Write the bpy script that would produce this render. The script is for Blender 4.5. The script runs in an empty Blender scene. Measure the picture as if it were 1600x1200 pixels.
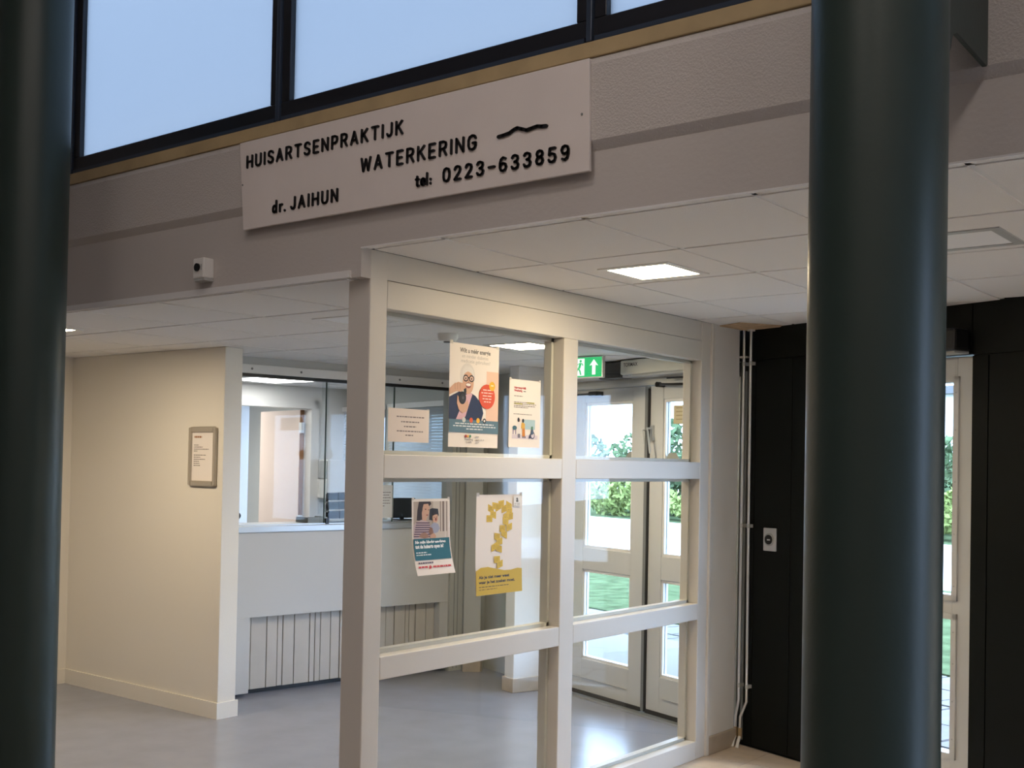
import bpy, bmesh, math, random
from mathutils import Vector, Matrix
random.seed(7)
SC = bpy.context.scene
COL = SC.collection
R = math.radians

# ------------------------------------------------------------------ camera
def setup_camera():
    cam = bpy.data.cameras.new('camera')
    o = bpy.data.objects.new('camera', cam)
    COL.objects.link(o)
    yaw, pitch, roll = 0.66893, 0.017405, 0.01885
    fwd = Vector((-math.sin(yaw) * math.cos(pitch), math.cos(yaw) * math.cos(pitch), math.sin(pitch)))
    right = Vector((math.cos(yaw), math.sin(yaw), 0))
    up = right.cross(fwd)
    r2 = math.cos(roll) * right + math.sin(roll) * up
    u2 = -math.sin(roll) * right + math.cos(roll) * up
    m = Matrix((r2, u2, -fwd)).transposed().to_4x4()
    m.translation = Vector((3.139, -3.04, 1.6))
    o.matrix_world = m
    cam.sensor_width = 36
    cam.lens = 36 * 1812.4 / 1600
    cam.shift_y = 92.3 / 1600
    cam.clip_start = 0.05
    cam.clip_end = 500
    SC.camera = o
setup_camera()

# ------------------------------------------------------------------ sky, exposure
SKY = 11.0
w = bpy.data.worlds.new('sky')
SC.world = w
w.use_nodes = True
bg = w.node_tree.nodes['Background']
bg.inputs[0].default_value = (0.67, 0.89, 1.28, 1)
bg.inputs[1].default_value = SKY
SC.view_settings.view_transform = 'Standard'
SC.view_settings.look = 'None'
SC.view_settings.exposure = 0.0
SC.view_settings.gamma = 1.0
SC.view_settings.use_curve_mapping = False
cy = SC.cycles
cy.max_bounces = 10
cy.diffuse_bounces = 5
cy.glossy_bounces = 4
cy.transmission_bounces = 6
cy.transparent_max_bounces = 24
cy.sample_clamp_indirect = 20
cy.caustics_reflective = False
cy.caustics_refractive = False
LAMP_WARM = (1.0, 0.80, 0.52)
LAMP_COOL = (1.0, 0.97, 0.95)
LAMP_POWER = 62.0
LAMP_LEFT = 112.0
HALL_FILL = 18.0  # strength of the warm fill added in the hall

# ------------------------------------------------------------------ materials
def mat(name, col, rough=0.5, metal=0.0, bump=0.0, bscale=40.0, var=0.0, vscale=3.0, spec=0.5, coat=0.0):
    m = bpy.data.materials.new(name)
    m.use_nodes = True
    nt = m.node_tree
    b = nt.nodes['Principled BSDF']
    b.inputs['Base Color'].default_value = (*col, 1)
    b.inputs['Roughness'].default_value = rough
    b.inputs['Metallic'].default_value = metal
    b.inputs['Specular IOR Level'].default_value = spec
    b.inputs['Coat Weight'].default_value = coat
    if bump or var:
        tc = nt.nodes.new('ShaderNodeTexCoord')
    if bump:
        n = nt.nodes.new('ShaderNodeTexNoise')
        n.inputs['Scale'].default_value = bscale
        n.inputs['Detail'].default_value = 3
        bp = nt.nodes.new('ShaderNodeBump')
        bp.inputs['Strength'].default_value = bump
        bp.inputs['Distance'].default_value = 0.01
        nt.links.new(tc.outputs['Object'], n.inputs['Vector'])
        nt.links.new(n.outputs['Fac'], bp.inputs['Height'])
        nt.links.new(bp.outputs['Normal'], b.inputs['Normal'])
    if var:
        n2 = nt.nodes.new('ShaderNodeTexNoise')
        n2.inputs['Scale'].default_value = vscale
        n2.inputs['Detail'].default_value = 4
        rp = nt.nodes.new('ShaderNodeValToRGB')
        rp.color_ramp.elements[0].position = 0.3
        rp.color_ramp.elements[1].position = 0.7
        rp.color_ramp.elements[0].color = (*[c * (1 - var) for c in col], 1)
        rp.color_ramp.elements[1].color = (*[min(1, c * (1 + var)) for c in col], 1)
        nt.links.new(tc.outputs['Object'], n2.inputs['Vector'])
        nt.links.new(n2.outputs['Fac'], rp.inputs['Fac'])
        nt.links.new(rp.outputs['Color'], b.inputs['Base Color'])
    return m

def emit(name, col, strength):
    m = bpy.data.materials.new(name)
    m.use_nodes = True
    nt = m.node_tree
    nt.nodes.clear()
    o = nt.nodes.new('ShaderNodeOutputMaterial')
    e = nt.nodes.new('ShaderNodeEmission')
    e.inputs[0].default_value = (*col, 1)
    e.inputs[1].default_value = strength
    nt.links.new(e.outputs[0], o.inputs[0])
    return m

def glass(name, tint=(0.97, 0.985, 0.98), f0=0.045):
    # thin window glass: clear see-through plus a mirror reflection that grows at grazing angles
    m = bpy.data.materials.new(name)
    m.use_nodes = True
    nt = m.node_tree
    nt.nodes.clear()
    o = nt.nodes.new('ShaderNodeOutputMaterial')
    t = nt.nodes.new('ShaderNodeBsdfTransparent')
    t.inputs[0].default_value = (*tint, 1)
    g = nt.nodes.new('ShaderNodeBsdfGlossy')
    g.inputs['Roughness'].default_value = 0.0
    lw = nt.nodes.new('ShaderNodeLayerWeight')
    lw.inputs['Blend'].default_value = 0.5
    p = nt.nodes.new('ShaderNodeMath')
    p.operation = 'POWER'
    p.inputs[1].default_value = 5
    ma = nt.nodes.new('ShaderNodeMath')
    ma.operation = 'MULTIPLY_ADD'
    ma.inputs[1].default_value = 0.9
    ma.inputs[2].default_value = f0
    mx = nt.nodes.new('ShaderNodeMixShader')
    nt.links.new(lw.outputs['Facing'], p.inputs[0])
    nt.links.new(p.outputs[0], ma.inputs[0])
    nt.links.new(ma.outputs[0], mx.inputs[0])
    nt.links.new(t.outputs[0], mx.inputs[1])
    nt.links.new(g.outputs[0], mx.inputs[2])
    nt.links.new(mx.outputs[0], o.inputs[0])
    return m

def frosted(name, col):
    m = bpy.data.materials.new(name)
    m.use_nodes = True
    nt = m.node_tree
    nt.nodes.clear()
    o = nt.nodes.new('ShaderNodeOutputMaterial')
    t = nt.nodes.new('ShaderNodeBsdfTranslucent')
    t.inputs[0].default_value = (*col, 1)
    d = nt.nodes.new('ShaderNodeBsdfDiffuse')
    d.inputs[0].default_value = (0.25, 0.28, 0.3, 1)
    mx = nt.nodes.new('ShaderNodeMixShader')
    mx.inputs[0].default_value = 0.08
    nt.links.new(t.outputs[0], mx.inputs[1])
    nt.links.new(d.outputs[0], mx.inputs[2])
    nt.links.new(mx.outputs[0], o.inputs[0])
    return m

M = dict(
    white_wall=mat('white_wall', (0.80, 0.79, 0.77), 0.75, bump=0.08, bscale=180),
    left_wall=mat('left_wall', (0.80, 0.76, 0.68), 0.8, bump=0.06, bscale=160),
    facade_white=mat('facade_white', (0.52, 0.53, 0.50), 0.5),
    plaster=mat('plaster', (0.58, 0.545, 0.52), 0.85, bump=0.45, bscale=150),
    beam_paint=mat('beam_paint', (0.56, 0.525, 0.50), 0.7, bump=0.1, bscale=60),
    sill=mat('sill', (0.46, 0.35, 0.19), 0.6, var=0.12, vscale=6),
    black_alu=mat('black_alu', (0.012, 0.014, 0.020), 0.32, bump=0.05, bscale=30),
    sheen_alu=mat('sheen_alu', (0.03, 0.045, 0.075), 0.3),  # dark frame aluminium with its blue highlights put into the colour
    sign=mat('sign_board', (0.80, 0.74, 0.71), 0.5, var=0.03, vscale=4),
    letter=mat('black_letter', (0.006, 0.006, 0.008), 0.45),
    tile=mat('ceiling_tile', (0.84, 0.83, 0.82), 0.9, bump=0.25, bscale=350),
    tbar=mat('ceiling_grid', (0.80, 0.80, 0.80), 0.5),
    frame=mat('screen_paint', (0.70, 0.67, 0.62), 0.42, bump=0.03, bscale=25),
    panel=mat('header_panel', (0.70, 0.67, 0.62), 0.5, bump=0.05, bscale=30),
    glass=glass('clear_glass', f0=0.016),
    counter_glass=glass('counter_glass', (0.95, 0.97, 0.97), 0.012),
    outer_glass=glass('door_glass', (0.93, 0.96, 0.97), 0.05),
    frosted=frosted('frosted_glass', (0.325, 0.336, 0.344)),
    fill_glass=frosted('side_fill_glass', (0.78, 0.65, 0.51)),  # glass of the added side pane, tinted for neutral fill light
    column=mat('column_paint', (0.020, 0.036, 0.031), 0.40, bump=0.035, bscale=70, spec=0.45),
    dark=mat('dark_panel', (0.0055, 0.0072, 0.0066), 0.5, bump=0.05, bscale=12, spec=0.15),
    vinyl=mat('vinyl_floor', (0.285, 0.30, 0.36), 0.27, var=0.05, vscale=5, spec=0.9),
    ftile=mat('beige_tile', (0.72, 0.60, 0.48), 0.35, var=0.12, vscale=8),
    grout=mat('grout', (0.22, 0.19, 0.16), 0.8),
    plinth=mat('plinth_tile', (0.50, 0.43, 0.35), 0.4, var=0.1, vscale=10),
    door=mat('door_paint', (0.60, 0.61, 0.60), 0.4, bump=0.02, bscale=15),
    alu=mat('aluminium', (0.55, 0.57, 0.58), 0.35, metal=0.7),
    steel=mat('steel', (0.72, 0.73, 0.74), 0.32, metal=0.75),
    grey_strip=mat('grey_strip', (0.20, 0.21, 0.21), 0.5),
    black=mat('black_plastic', (0.008, 0.008, 0.009), 0.35),
    rubber=mat('rubber_brush', (0.03, 0.03, 0.032), 0.8),
    cream=mat('cream_plastic', (0.68, 0.68, 0.60), 0.4),
    white=mat('white_plastic', (0.78, 0.77, 0.75), 0.35),
    grey=mat('grey_plastic', (0.45, 0.46, 0.46), 0.4),
    counter=mat('counter_laminate', (0.60, 0.60, 0.585), 0.5),
    plank=mat('counter_plank', (0.56, 0.53, 0.48), 0.55, var=0.03, vscale=8),
    brown=mat('brown_core', (0.13, 0.075, 0.04), 0.7),
    woodedge=mat('wood_edge', (0.30, 0.15, 0.07), 0.5),
    leaf=mat('wood_leaf', (0.76, 0.62, 0.53), 0.45, var=0.05, vscale=2),
    brass=mat('brass_coupler', (0.42, 0.30, 0.16), 0.45, metal=0.3),
    patch=mat('bare_board', (0.55, 0.40, 0.26), 0.9, var=0.25, vscale=20),
    navy=mat('navy_fabric', (0.03, 0.04, 0.075), 0.7),
    screen=mat('monitor_shell', (0.03, 0.038, 0.055), 0.35),
    blind=mat('blind_slat', (0.60, 0.64, 0.68), 0.5),
    paper=mat('paper', (0.86, 0.80, 0.75), 0.6),
    paper2=mat('paper_plain', (0.80, 0.70, 0.63), 0.6),
    lamp=emit('lamp_warm', LAMP_WARM, LAMP_POWER),
    lamp_left=emit('lamp_warm_left', (1.0, 0.82, 0.58), LAMP_LEFT),
    lamp_cool=emit('lamp_cool', LAMP_COOL, 14.0),
    lamp_corridor=emit('lamp_corridor', LAMP_COOL, 11.0),
    hall_fill=emit('hall_fill', (1.0, 0.87, 0.78), HALL_FILL),
    lamp_off=mat('lamp_diffuser_unlit', (0.90, 0.92, 0.94), 0.9, spec=0.1),
    exit=emit('exit_green', (0.05, 0.62, 0.20), 1.0),
    exit_white=emit('exit_white', (0.9, 1.0, 0.92), 1.3),
    paving=mat('paving', (0.20, 0.19, 0.18), 0.8, var=0.12, vscale=4, spec=0.0),
    joint=mat('paving_joint', (0.03, 0.03, 0.03), 0.9, spec=0.0),
    grass=mat('grass', (0.078, 0.105, 0.052), 0.9, var=0.35, vscale=5, spec=0.0),
    road=mat('pale_road', (0.62, 0.61, 0.58), 0.85, var=0.06, vscale=0.6, spec=0.0),
    bush=mat('bush_leaves', (0.10, 0.145, 0.075), 0.8, var=0.4, vscale=4, spec=0.0),
    bush2=mat('yellow_leaves', (0.22, 0.27, 0.09), 0.8, var=0.35, vscale=4, spec=0.0),
    bark=mat('bark', (0.10, 0.08, 0.06), 0.9),
    house=mat('house_wall', (0.75, 0.73, 0.70), 0.8),
    roof=mat('roof_felt', (0.12, 0.12, 0.12), 0.9),
    hallfloor=mat('hall_floor', (0.28, 0.24, 0.21), 0.4),
    hallwall=mat('hall_wall', (0.50, 0.46, 0.43), 0.8),
    frame_alu=mat('click_frame', (0.50, 0.45, 0.38), 0.35, metal=0.45),
)
def flat(name, col):
    k = 'ink_' + name
    if k not in M:
        M[k] = mat(k, col, 0.6)
    return M[k]

# ------------------------------------------------------------------ mesh builder
class MB:
    def __init__(self):
        self.v, self.f, self.mi, self.mats = [], [], [], []
    def m(self, material):
        if material not in self.mats:
            self.mats.append(material)
        return self.mats.index(material)
    def face(self, pts, material):
        i = len(self.v)
        self.v += [tuple(p) for p in pts]
        self.f.append(list(range(i, i + len(pts))))
        self.mi.append(self.m(material))
    def hexa(self, p, material):
        i = len(self.v)
        self.v += [tuple(q) for q in p]
        k = self.m(material)
        for q in ((0, 3, 2, 1), (4, 5, 6, 7), (0, 1, 5, 4), (1, 2, 6, 5), (2, 3, 7, 6), (3, 0, 4, 7)):
            self.f.append([i + j for j in q])
            self.mi.append(k)
    def box(self, a, b, material, T=None):
        x0, y0, z0 = a
        x1, y1, z1 = b
        p = [(x0, y0, z0), (x1, y0, z0), (x1, y1, z0), (x0, y1, z0), (x0, y0, z1), (x1, y0, z1), (x1, y1, z1), (x0, y1, z1)]
        if T:
            p = [T(*q) for q in p]
        self.hexa(p, material)
        return self
    def prism(self, poly, lo, hi, material):
        # poly: list of 3D points (base), hi-lo given as an offset vector
        n = len(poly)
        i = len(self.v)
        self.v += [tuple(Vector(q) + Vector(lo)) for q in poly] + [tuple(Vector(q) + Vector(hi)) for q in poly]
        k = self.m(material)
        self.f.append([i + j for j in reversed(range(n))])
        self.f.append([i + n + j for j in range(n)])
        self.mi += [k, k]
        for j in range(n):
            self.f.append([i + j, i + (j + 1) % n, i + n + (j + 1) % n, i + n + j])
            self.mi.append(k)
        return self
    def tube(self, pts, r, material, seg=10, caps=True):
        pts = [Vector(p) for p in pts]
        rings = []
        rad = r if isinstance(r, (list, tuple)) else [r] * len(pts)
        k = self.m(material)
        ref = None
        for j, p in enumerate(pts):
            d = (pts[min(j + 1, len(pts) - 1)] - pts[max(j - 1, 0)]).normalized()
            if ref is None:
                ref = Vector((0, 0, 1)) if abs(d.z) < 0.9 else Vector((1, 0, 0))
            a = (ref - d * ref.dot(d)).normalized()
            ref = a
            b = d.cross(a)
            i = len(self.v)
            for s in range(seg):
                t = 2 * math.pi * s / seg
                self.v.append(tuple(p + (a * math.cos(t) + b * math.sin(t)) * rad[j]))
            rings.append(i)
        for q in range(len(rings) - 1):
            for s in range(seg):
                s2 = (s + 1) % seg
                self.f.append([rings[q] + s, rings[q] + s2, rings[q + 1] + s2, rings[q + 1] + s])
                self.mi.append(k)
        if caps:
            self.f.append([rings[0] + s for s in reversed(range(seg))])
            self.f.append([rings[-1] + s for s in range(seg)])
            self.mi += [k, k]
        return self
    def build(self, name, parent=None, bevel=0.0, smooth=False, origin=None):
        me = bpy.data.meshes.new(name)
        o0 = Vector((0, 0, 0))
        if parent is not None:
            o0 = Vector(parent['_o']) if '_o' in parent else o0
        elif origin is not None:
            o0 = Vector(origin)
        me.from_pydata([tuple(Vector(q) - o0) for q in self.v], [], self.f)
        for m_ in self.mats:
            me.materials.append(m_)
        for p, k in zip(me.polygons, self.mi):
            p.material_index = k
            p.use_smooth = smooth
        bm = bmesh.new()
        bm.from_mesh(me)
        if smooth or bevel:
            bmesh.ops.remove_doubles(bm, verts=bm.verts, dist=1e-5)
        bmesh.ops.recalc_face_normals(bm, faces=bm.faces)
        bm.to_mesh(me)
        bm.free()
        o = bpy.data.objects.new(name, me)
        COL.objects.link(o)
        if parent is not None:
            o.parent = parent
            if '_o' in parent:
                o['_o'] = list(o0)
        else:
            o.location = o0
            o['_o'] = list(o0)
        if bevel:
            b = o.modifiers.new('bevel', 'BEVEL')
            b.width = bevel
            b.segments = 2
            b.limit_method = 'ANGLE'
        if smooth:
            try:
                s = o.modifiers.new('edges', 'EDGE_SPLIT')
                s.split_angle = R(40)
            except Exception:
                pass
        return o

def tag(o, label=None, cat=None, group=None, kind=None):
    if label: o['label'] = label
    if cat: o['category'] = cat
    if group: o['group'] = group
    if kind: o['kind'] = kind
    return o
def thing(name, loc, label, cat, group=None, kind=None):
    o = bpy.data.objects.new(name, None)
    o.empty_display_size = 0.1
    COL.objects.link(o)
    o.location = loc
    o['_o'] = list(loc)
    return tag(o, label, cat, group, kind)
def box(name, a, b, material, parent=None, T=None, bevel=0.0):
    return MB().box(a, b, material, T).build(name, parent, bevel)

# frames: the facade runs askew to the beam, the counter is askew too
CU, SU = math.cos(0.321), math.sin(0.321)
def F(u, v, z):                         # along the facade, outward, up
    return (u * CU + v * SU, 3.09 - u * SU + v * CU, z)
EC = Vector((0.1771, 0.9842, 0))
NC = Vector((0.9842, -0.1771, 0))
def D(s, q, z):                         # along the counter, out of its front, up
    return (-3.08 + s * EC.x + q * NC.x, 1.9 + s * EC.y + q * NC.y, z)

def clip(poly, p, n):
    # keep the side of the line where (x-p).n <= 0
    out = []
    for i in range(len(poly)):
        a, b = poly[i], poly[(i + 1) % len(poly)]
        da = (a[0] - p[0]) * n[0] + (a[1] - p[1]) * n[1]
        db = (b[0] - p[0]) * n[0] + (b[1] - p[1]) * n[1]
        if da <= 0: out.append(a)
        if da * db < 0:
            t = da / (da - db)
            out.append((a[0] + t * (b[0] - a[0]), a[1] + t * (b[1] - a[1])))
    return out
def area(poly):
    return abs(sum(poly[i][0] * poly[(i + 1) % len(poly)][1] - poly[(i + 1) % len(poly)][0] * poly[i][1] for i in range(len(poly)))) / 2
FP, FN = (0, 3.09), (SU, CU)            # facade line and its outward normal

# ------------------------------------------------------------------ room shell
fl = MB()
fl.face([(-9, 0, 0), (-0.06, 0, 0), (-0.06, 3.2, 0), (-9, 6.3, 0)], M['vinyl'])
fl.box((-9, 0, -0.2), (-0.06, 6.3, -0.001), M['grout'])
floor = tag(fl.build('floor'), 'grey vinyl floor on the reception side of the glazed screen', 'floor', kind='structure')
gf = MB().box((-0.06, 0, -0.2), (3.6, 3.3, -0.006), M['grout'])
floor2 = tag(gf.build('floor'), 'beige tiled floor in front of the dark wall', 'floor', kind='structure')
T0 = 0.302
for i in range(12):
    for j in range(11):
        x0, y0 = -0.06 + i * T0, 0 + j * T0
        poly = [(x0 + .002, y0 + .002), (x0 + T0 - .002, y0 + .002), (x0 + T0 - .002, y0 + T0 - .002), (x0 + .002, y0 + T0 - .002)]
        poly = clip(poly, FP, FN)
        if len(poly) > 2 and area(poly) > 0.002:
            MB().prism([(*p, 0) for p in poly], (0, 0, -0.008), (0, 0, random.uniform(-.0008, .0004)), M['ftile']).build('floor_tile', floor2)
floor3 = tag(box('floor', (-9, -8, -0.2), (6, 0, 0), M['hallfloor']), 'brown floor of the dim hall in front of the beam', 'floor', kind='structure')

# suspended ceilings
def suspended(name, x_lines, y_lines, H, keep, label, xr, yr, skip=()):
    base = tag(MB().box((xr[0], yr[0], H + .04), (xr[1], yr[1], H + .06), M['tile']).build(name), label, 'ceiling', kind='structure')
    for i in range(len(x_lines) - 1):
        for j in range(len(y_lines) - 1):
            a, b, c, d = x_lines[i] + .010, x_lines[i + 1] - .010, y_lines[j] + .010, y_lines[j + 1] - .010
            a, b = max(a, xr[0]), min(b, xr[1])
            c, d = max(c, yr[0]), min(d, yr[1])
            if b - a < .01 or d - c < .01: continue
            poly = clip([(a, c), (b, c), (b, d), (a, d)], FP, FN)
            for p_, n_ in keep: poly = clip(poly, p_, n_) if len(poly) > 2 else poly
            if len(poly) > 2 and area(poly) > 0.003:
                MB().prism([(*p, H) for p in poly], (0, 0, random.uniform(0, .0012)), (0, 0, .018), M['tile']).build('ceiling_tile', base)
    def bar(a, b, c, d):
        poly = clip([(a, c), (b, c), (b, d), (a, d)], FP, FN)
        if len(poly) > 2:
            MB().prism([(*p, H) for p in poly], (0, 0, .004), (0, 0, .03), M['tbar']).build('grid_bar', base)
    for x in x_lines:
        if xr[0] - .02 < x < xr[1] + .02: bar(x - .012, x + .012, yr[0], yr[1])
    for y in y_lines:
        if yr[0] - .02 < y < yr[1]: bar(xr[0], xr[1], y - .012, y + .012)
    return base
ceilR = suspended('ceiling', [-.244 + .61 * i for i in range(8)], [.06 + .615 * j - .615 for j in range(7)], 2.40, [],
                  'suspended tiled ceiling above the beige floor at right', (-.001, 3.6), (.012, 3.4))
ceilL = suspended('ceiling', [-.69 - .61 * i for i in range(14, -2, -1)], [.0 + .605 * j for j in range(12)], 2.285, [],
                  'lower suspended tiled ceiling over the reception area at left', (-9, -.051), (.012, 6.3))
# the corner piece with the bare board round the pipes
MB().prism([(.0, 2.80, 0), (.16, 2.73, 0), (.30, 2.96, 0), (.27, 3.00, 0), (.02, 3.07, 0)], (0, 0, 2.394), (0, 0, 2.399), M['patch']).build('bare_board', ceilR)

# walls of the reception area
wl = MB()
wl.box((-9, 1.45, 0), (-2.67, 1.585, 2.285), M['left_wall'])
wall_left = tag(wl.build('wall_left', bevel=.004), 'cream wall at left carrying the framed notice', 'wall', kind='structure')
tag(MB().box((-4.357, 1.438, 0), (-2.67, 1.45, .10), M['left_wall']).box((-2.67, 1.438, 0), (-2.658, 1.597, .10), M['left_wall']).build('baseboard_left'),
    'painted skirting board along the cream wall', 'baseboard', kind='structure')
tag(box('wall_left', (-4.5, 0, 0), (-4.37, 1.45, 2.285), M['left_wall']), 'narrow strip of side wall beside the left column', 'wall', kind='structure')
tag(box('baseboard_left', (-4.37, 0, 0), (-4.357, 1.438, .10), M['left_wall']), 'skirting board of the side wall beside the left column', 'baseboard', kind='structure')

# beam over the opening: sill, rough plaster band with chamfers, smooth fascia
XL, XRR = -6.0, 5.0
bm_ = MB()
prof = [(-.0, 2.598), (-.022, 2.628), (-.022, 2.872), (.012, 2.906), (.20, 2.906), (.20, 2.598)]
bm_.prism([(0, y, z) for y, z in prof], (XL, 0, 0), (XRR, 0, 0), M['plaster'])
tag(bm_.build('trim_1'), 'rough plastered concrete beam under the high windows', 'beam', kind='structure')
fs = MB()
fs.box((XL, .0, 2.288), (-.05, .012, 2.598), M['beam_paint'])
fs.box((-.05, .0, 2.288), (0, .05, 2.598), M['beam_paint'])
fs.box((0, .0, 2.397), (XRR, .012, 2.598), M['beam_paint'])
fs.box((XL, .012, 2.48), (XRR, .2, 2.598), M['beam_paint'])
tag(fs.build('trim_2'), 'smooth beige fascia under the plastered beam', 'fascia', kind='structure')
tag(MB().box((XL, -.003, 2.287), (-.05, .003, 2.290), M['tbar']).box((0, -.004, 2.394), (XRR, .004, 2.399), M['tbar']).build('trim_3'),
    'thin metal edge strip below the fascia', 'trim', kind='structure')
tag(box('trim_4', (XL, -.0, 2.906), (XRR, .20, 2.957), M['sill'], bevel=.003), 'ochre wooden sill under the high windows', 'sill', kind='structure')

# clerestory windows
ZT = 4.5
for n, (xa, xb) in enumerate([(-5.05, -3.535), (-3.535, -2.016), (-2.016, -.498), (-.498, 1.020), (1.020, 2.54), (2.54, 4.06)]):
    lab = {1: 'frosted high window mostly behind the left column', 2: 'frosted high window right of the left column',
           3: 'frosted high window above the white sign', 4: 'sliver of frosted high window at the top edge right of the sign'}.get(n, 'frosted high window out of view')
    wn = thing('window_%d' % (n + 1), (xa, 0, 2.957), lab, 'window', kind='structure')
    box('bottom_rail', (xa + .004, .01, 2.972), (xb - .004, .06, 3.033), M['black_alu'], wn, bevel=.004)
    box('drip_rail', (xa + .02, .0, 2.957), (xb - .02, .05, 2.972), M['sheen_alu'], wn)
    box('top_rail', (xa + .004, .01, ZT - .06), (xb - .004, .06, ZT), M['black_alu'], wn)
    box('stile', (xa + .012, .01, 3.033), (xa + .058, .06, ZT - .06), M['black_alu'], wn, bevel=.003)
    box('stile', (xb - .058, .01, 3.033), (xb - .012, .06, ZT - .06), M['black_alu'], wn, bevel=.003)
    box('mullion', (xa - .011, -.004, 2.957), (xa + .011, .07, ZT), M['sheen_alu'], wn, bevel=.003)
    box('frosted_pane', (xa + .05, .035, 3.025), (xb - .05, .041, ZT - .05), M['frosted'], wn)

# hall behind the camera
tag(box('wall_hall', (XL - .15, -8, 0), (XL, .2, 5.2), M['hallwall']), 'left wall of the hall out of view', 'wall', kind='structure')
tag(box('wall_front', (XL, 0, 0), (-4.5, .05, 2.29), M['hallwall']), 'hall wall left of the opening behind the left column', 'wall', kind='structure')
tag(box('wall_hall', (XRR, -8, 0), (XRR + .15, .2, 5.2), M['hallwall']), 'right wall of the hall out of view', 'wall', kind='structure')
tag(box('wall_upper', (XL, 0, ZT), (XRR, .15, 5.2), M['hallwall']), 'wall above the high windows', 'wall', kind='structure')
tag(MB().box((XL, 0, 2.957), (-5.05, .15, ZT), M['hallwall']).box((4.06, 0, 2.957), (XRR, .15, ZT), M['hallwall']).build('wall_upper'), 'wall beside the high windows', 'wall', kind='structure')
tag(box('wall_rear', (XL, -8.15, 0), (XRR, -8, 5.2), M['hallwall']), 'rear wall of the hall out of view', 'wall', kind='structure')
for hx_ in (1.4, 3.8):  # glowing panels added out of view to fill the hall with warm light
    for hy_ in (-6.2, -4.2, -2.2):
        o = thing('ceiling_light', (hx_, hy_, 5.2), 'unseen warm fill panel added on the high hall ceiling', 'light', 'added hall fill panels')
        box('frame', (hx_ - .33, hy_ - .33, 5.16), (hx_ + .33, hy_ + .33, 5.2), M['white'], o)
        box('diffuser', (hx_ - .30, hy_ - .30, 5.15), (hx_ + .30, hy_ + .30, 5.16), M['hall_fill'], o)
tag(box('ceiling', (XL - .15, -8.15, 5.2), (XRR + .15, .2, 5.35), M['hallwall']), 'high ceiling of the hall out of view', 'ceiling', kind='structure')
wr = MB().box((3.6, .05, 0), (3.75, 3.3, .3), M['dark']).box((3.6, .05, 2.25), (3.75, 3.3, 2.6), M['dark']).box((3.6, .05, .3), (3.75, .70, 2.25), M['dark']).box((3.6, 1.60, .3), (3.75, 3.3, 2.25), M['dark'])
tag(wr.build('wall_right'), 'dark side wall at the far right, out of view', 'wall', kind='structure')
wn = thing('window_15', (3.66, .70, .3), 'unseen frosted pane added in the right wall for fill light', 'window', kind='structure')  # pane added in the unseen side wall to let in extra daylight
box('window_frame', (3.64, .70, .3), (3.70, .76, 2.25), M['white'], wn)
box('window_frame', (3.64, 1.54, .3), (3.70, 1.60, 2.25), M['white'], wn)
box('glass_pane', (3.665, .76, .3), (3.671, 1.54, 2.25), M['fill_glass'], wn)

# roof over the low rooms
rf = MB()
rf.prism([(-9.2, .2, 0), (5, .2, 0), (5, 1.75, 0), (-9.2, 6.5, 0)], (0, 0, 2.62), (0, 0, 2.9), M['roof'])
rf.box((XL, .15, 2.598), (XRR, .25, 2.9), M['roof'])
tag(rf.build('roof'), 'flat roof above the low rooms', 'roof', kind='structure')

# ------------------------------------------------------------------ facade
fw = MB()
def fbox(u0, u1, z0, z1, m_, v0=0, v1=.14): fw.box((u0, v0, z0), (u1, v1, z1), m_, F)
WIN = [(-5.98, -4.55), (-4.40, -3.15)]
fbox(-8.0, -5.98, 0, 2.62, M['facade_white'])
fbox(-5.98, -4.55, 0, .97, M['facade_white']); fbox(-5.98, -4.55, 2.06, 2.62, M['facade_white'])
fbox(-4.55, -4.40, 0, 2.62, M['facade_white'])
fbox(-4.40, -3.15, 0, .97, M['facade_white']); fbox(-4.40, -3.15, 2.06, 2.62, M['facade_white'])
fbox(-3.15, -1.80, 0, 2.62, M['facade_white'])
fbox(-1.80, -.03, 2.14, 2.62, M['facade_white'])
fbox(-.03, .57, 0, 2.62, M['dark'], .012); fbox(.57, 1.52, 2.16, 2.62, M['dark'], .012); fbox(1.52, 4.2, 0, 2.62, M['dark'], .012)
wall_back = tag(fw.build('wall_back'), 'outer wall holding the entrance doors, dark panelled at right', 'wall', kind='structure')
# dark panels
for (u0, u1, z0, z1) in [(-.03, .105, .015, 2.215), (.109, .385, .015, 2.215), (.389, .57, .015, 2.215), (-.03, .57, 2.22, 2.40), (.574, 1.515, 2.165, 2.40),
                         (1.52, 1.604, .015, 2.15), (1.609, 2.30, .015, 2.15), (2.304, 3.0, .015, 2.15), (1.52, 2.30, 2.156, 2.40), (2.304, 3.0, 2.156, 2.40)]:
    MB().box((u0, 0, z0), (u1, .012, z1), M['dark'], F).build('panel', wall_back, bevel=.0015)
# timber stop strips in the dark corner beside the conduits
box('cover_strip', (-.024, -.012, .03), (-.006, 0, 2.13), M['grey_strip'], wall_back, F)
box('cover_strip', (.028, -.010, .03), (.042, 0, 2.16), M['grey_strip'], wall_back, F)
tag(box('trim_5', (-.03, 2.73, 0.0), (.0, 3.04, 2.40), M['white_wall']), 'narrow pale wall strip between glazed screen and dark wall', 'wall', kind='structure')
tag(MB().box((-.04, 2.725, 0.0), (.014, 3.055, .10), M['plinth']).build('baseboard_right', bevel=.004), 'beige tile skirting at the foot of the narrow pale wall strip', 'baseboard', kind='structure')

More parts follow.
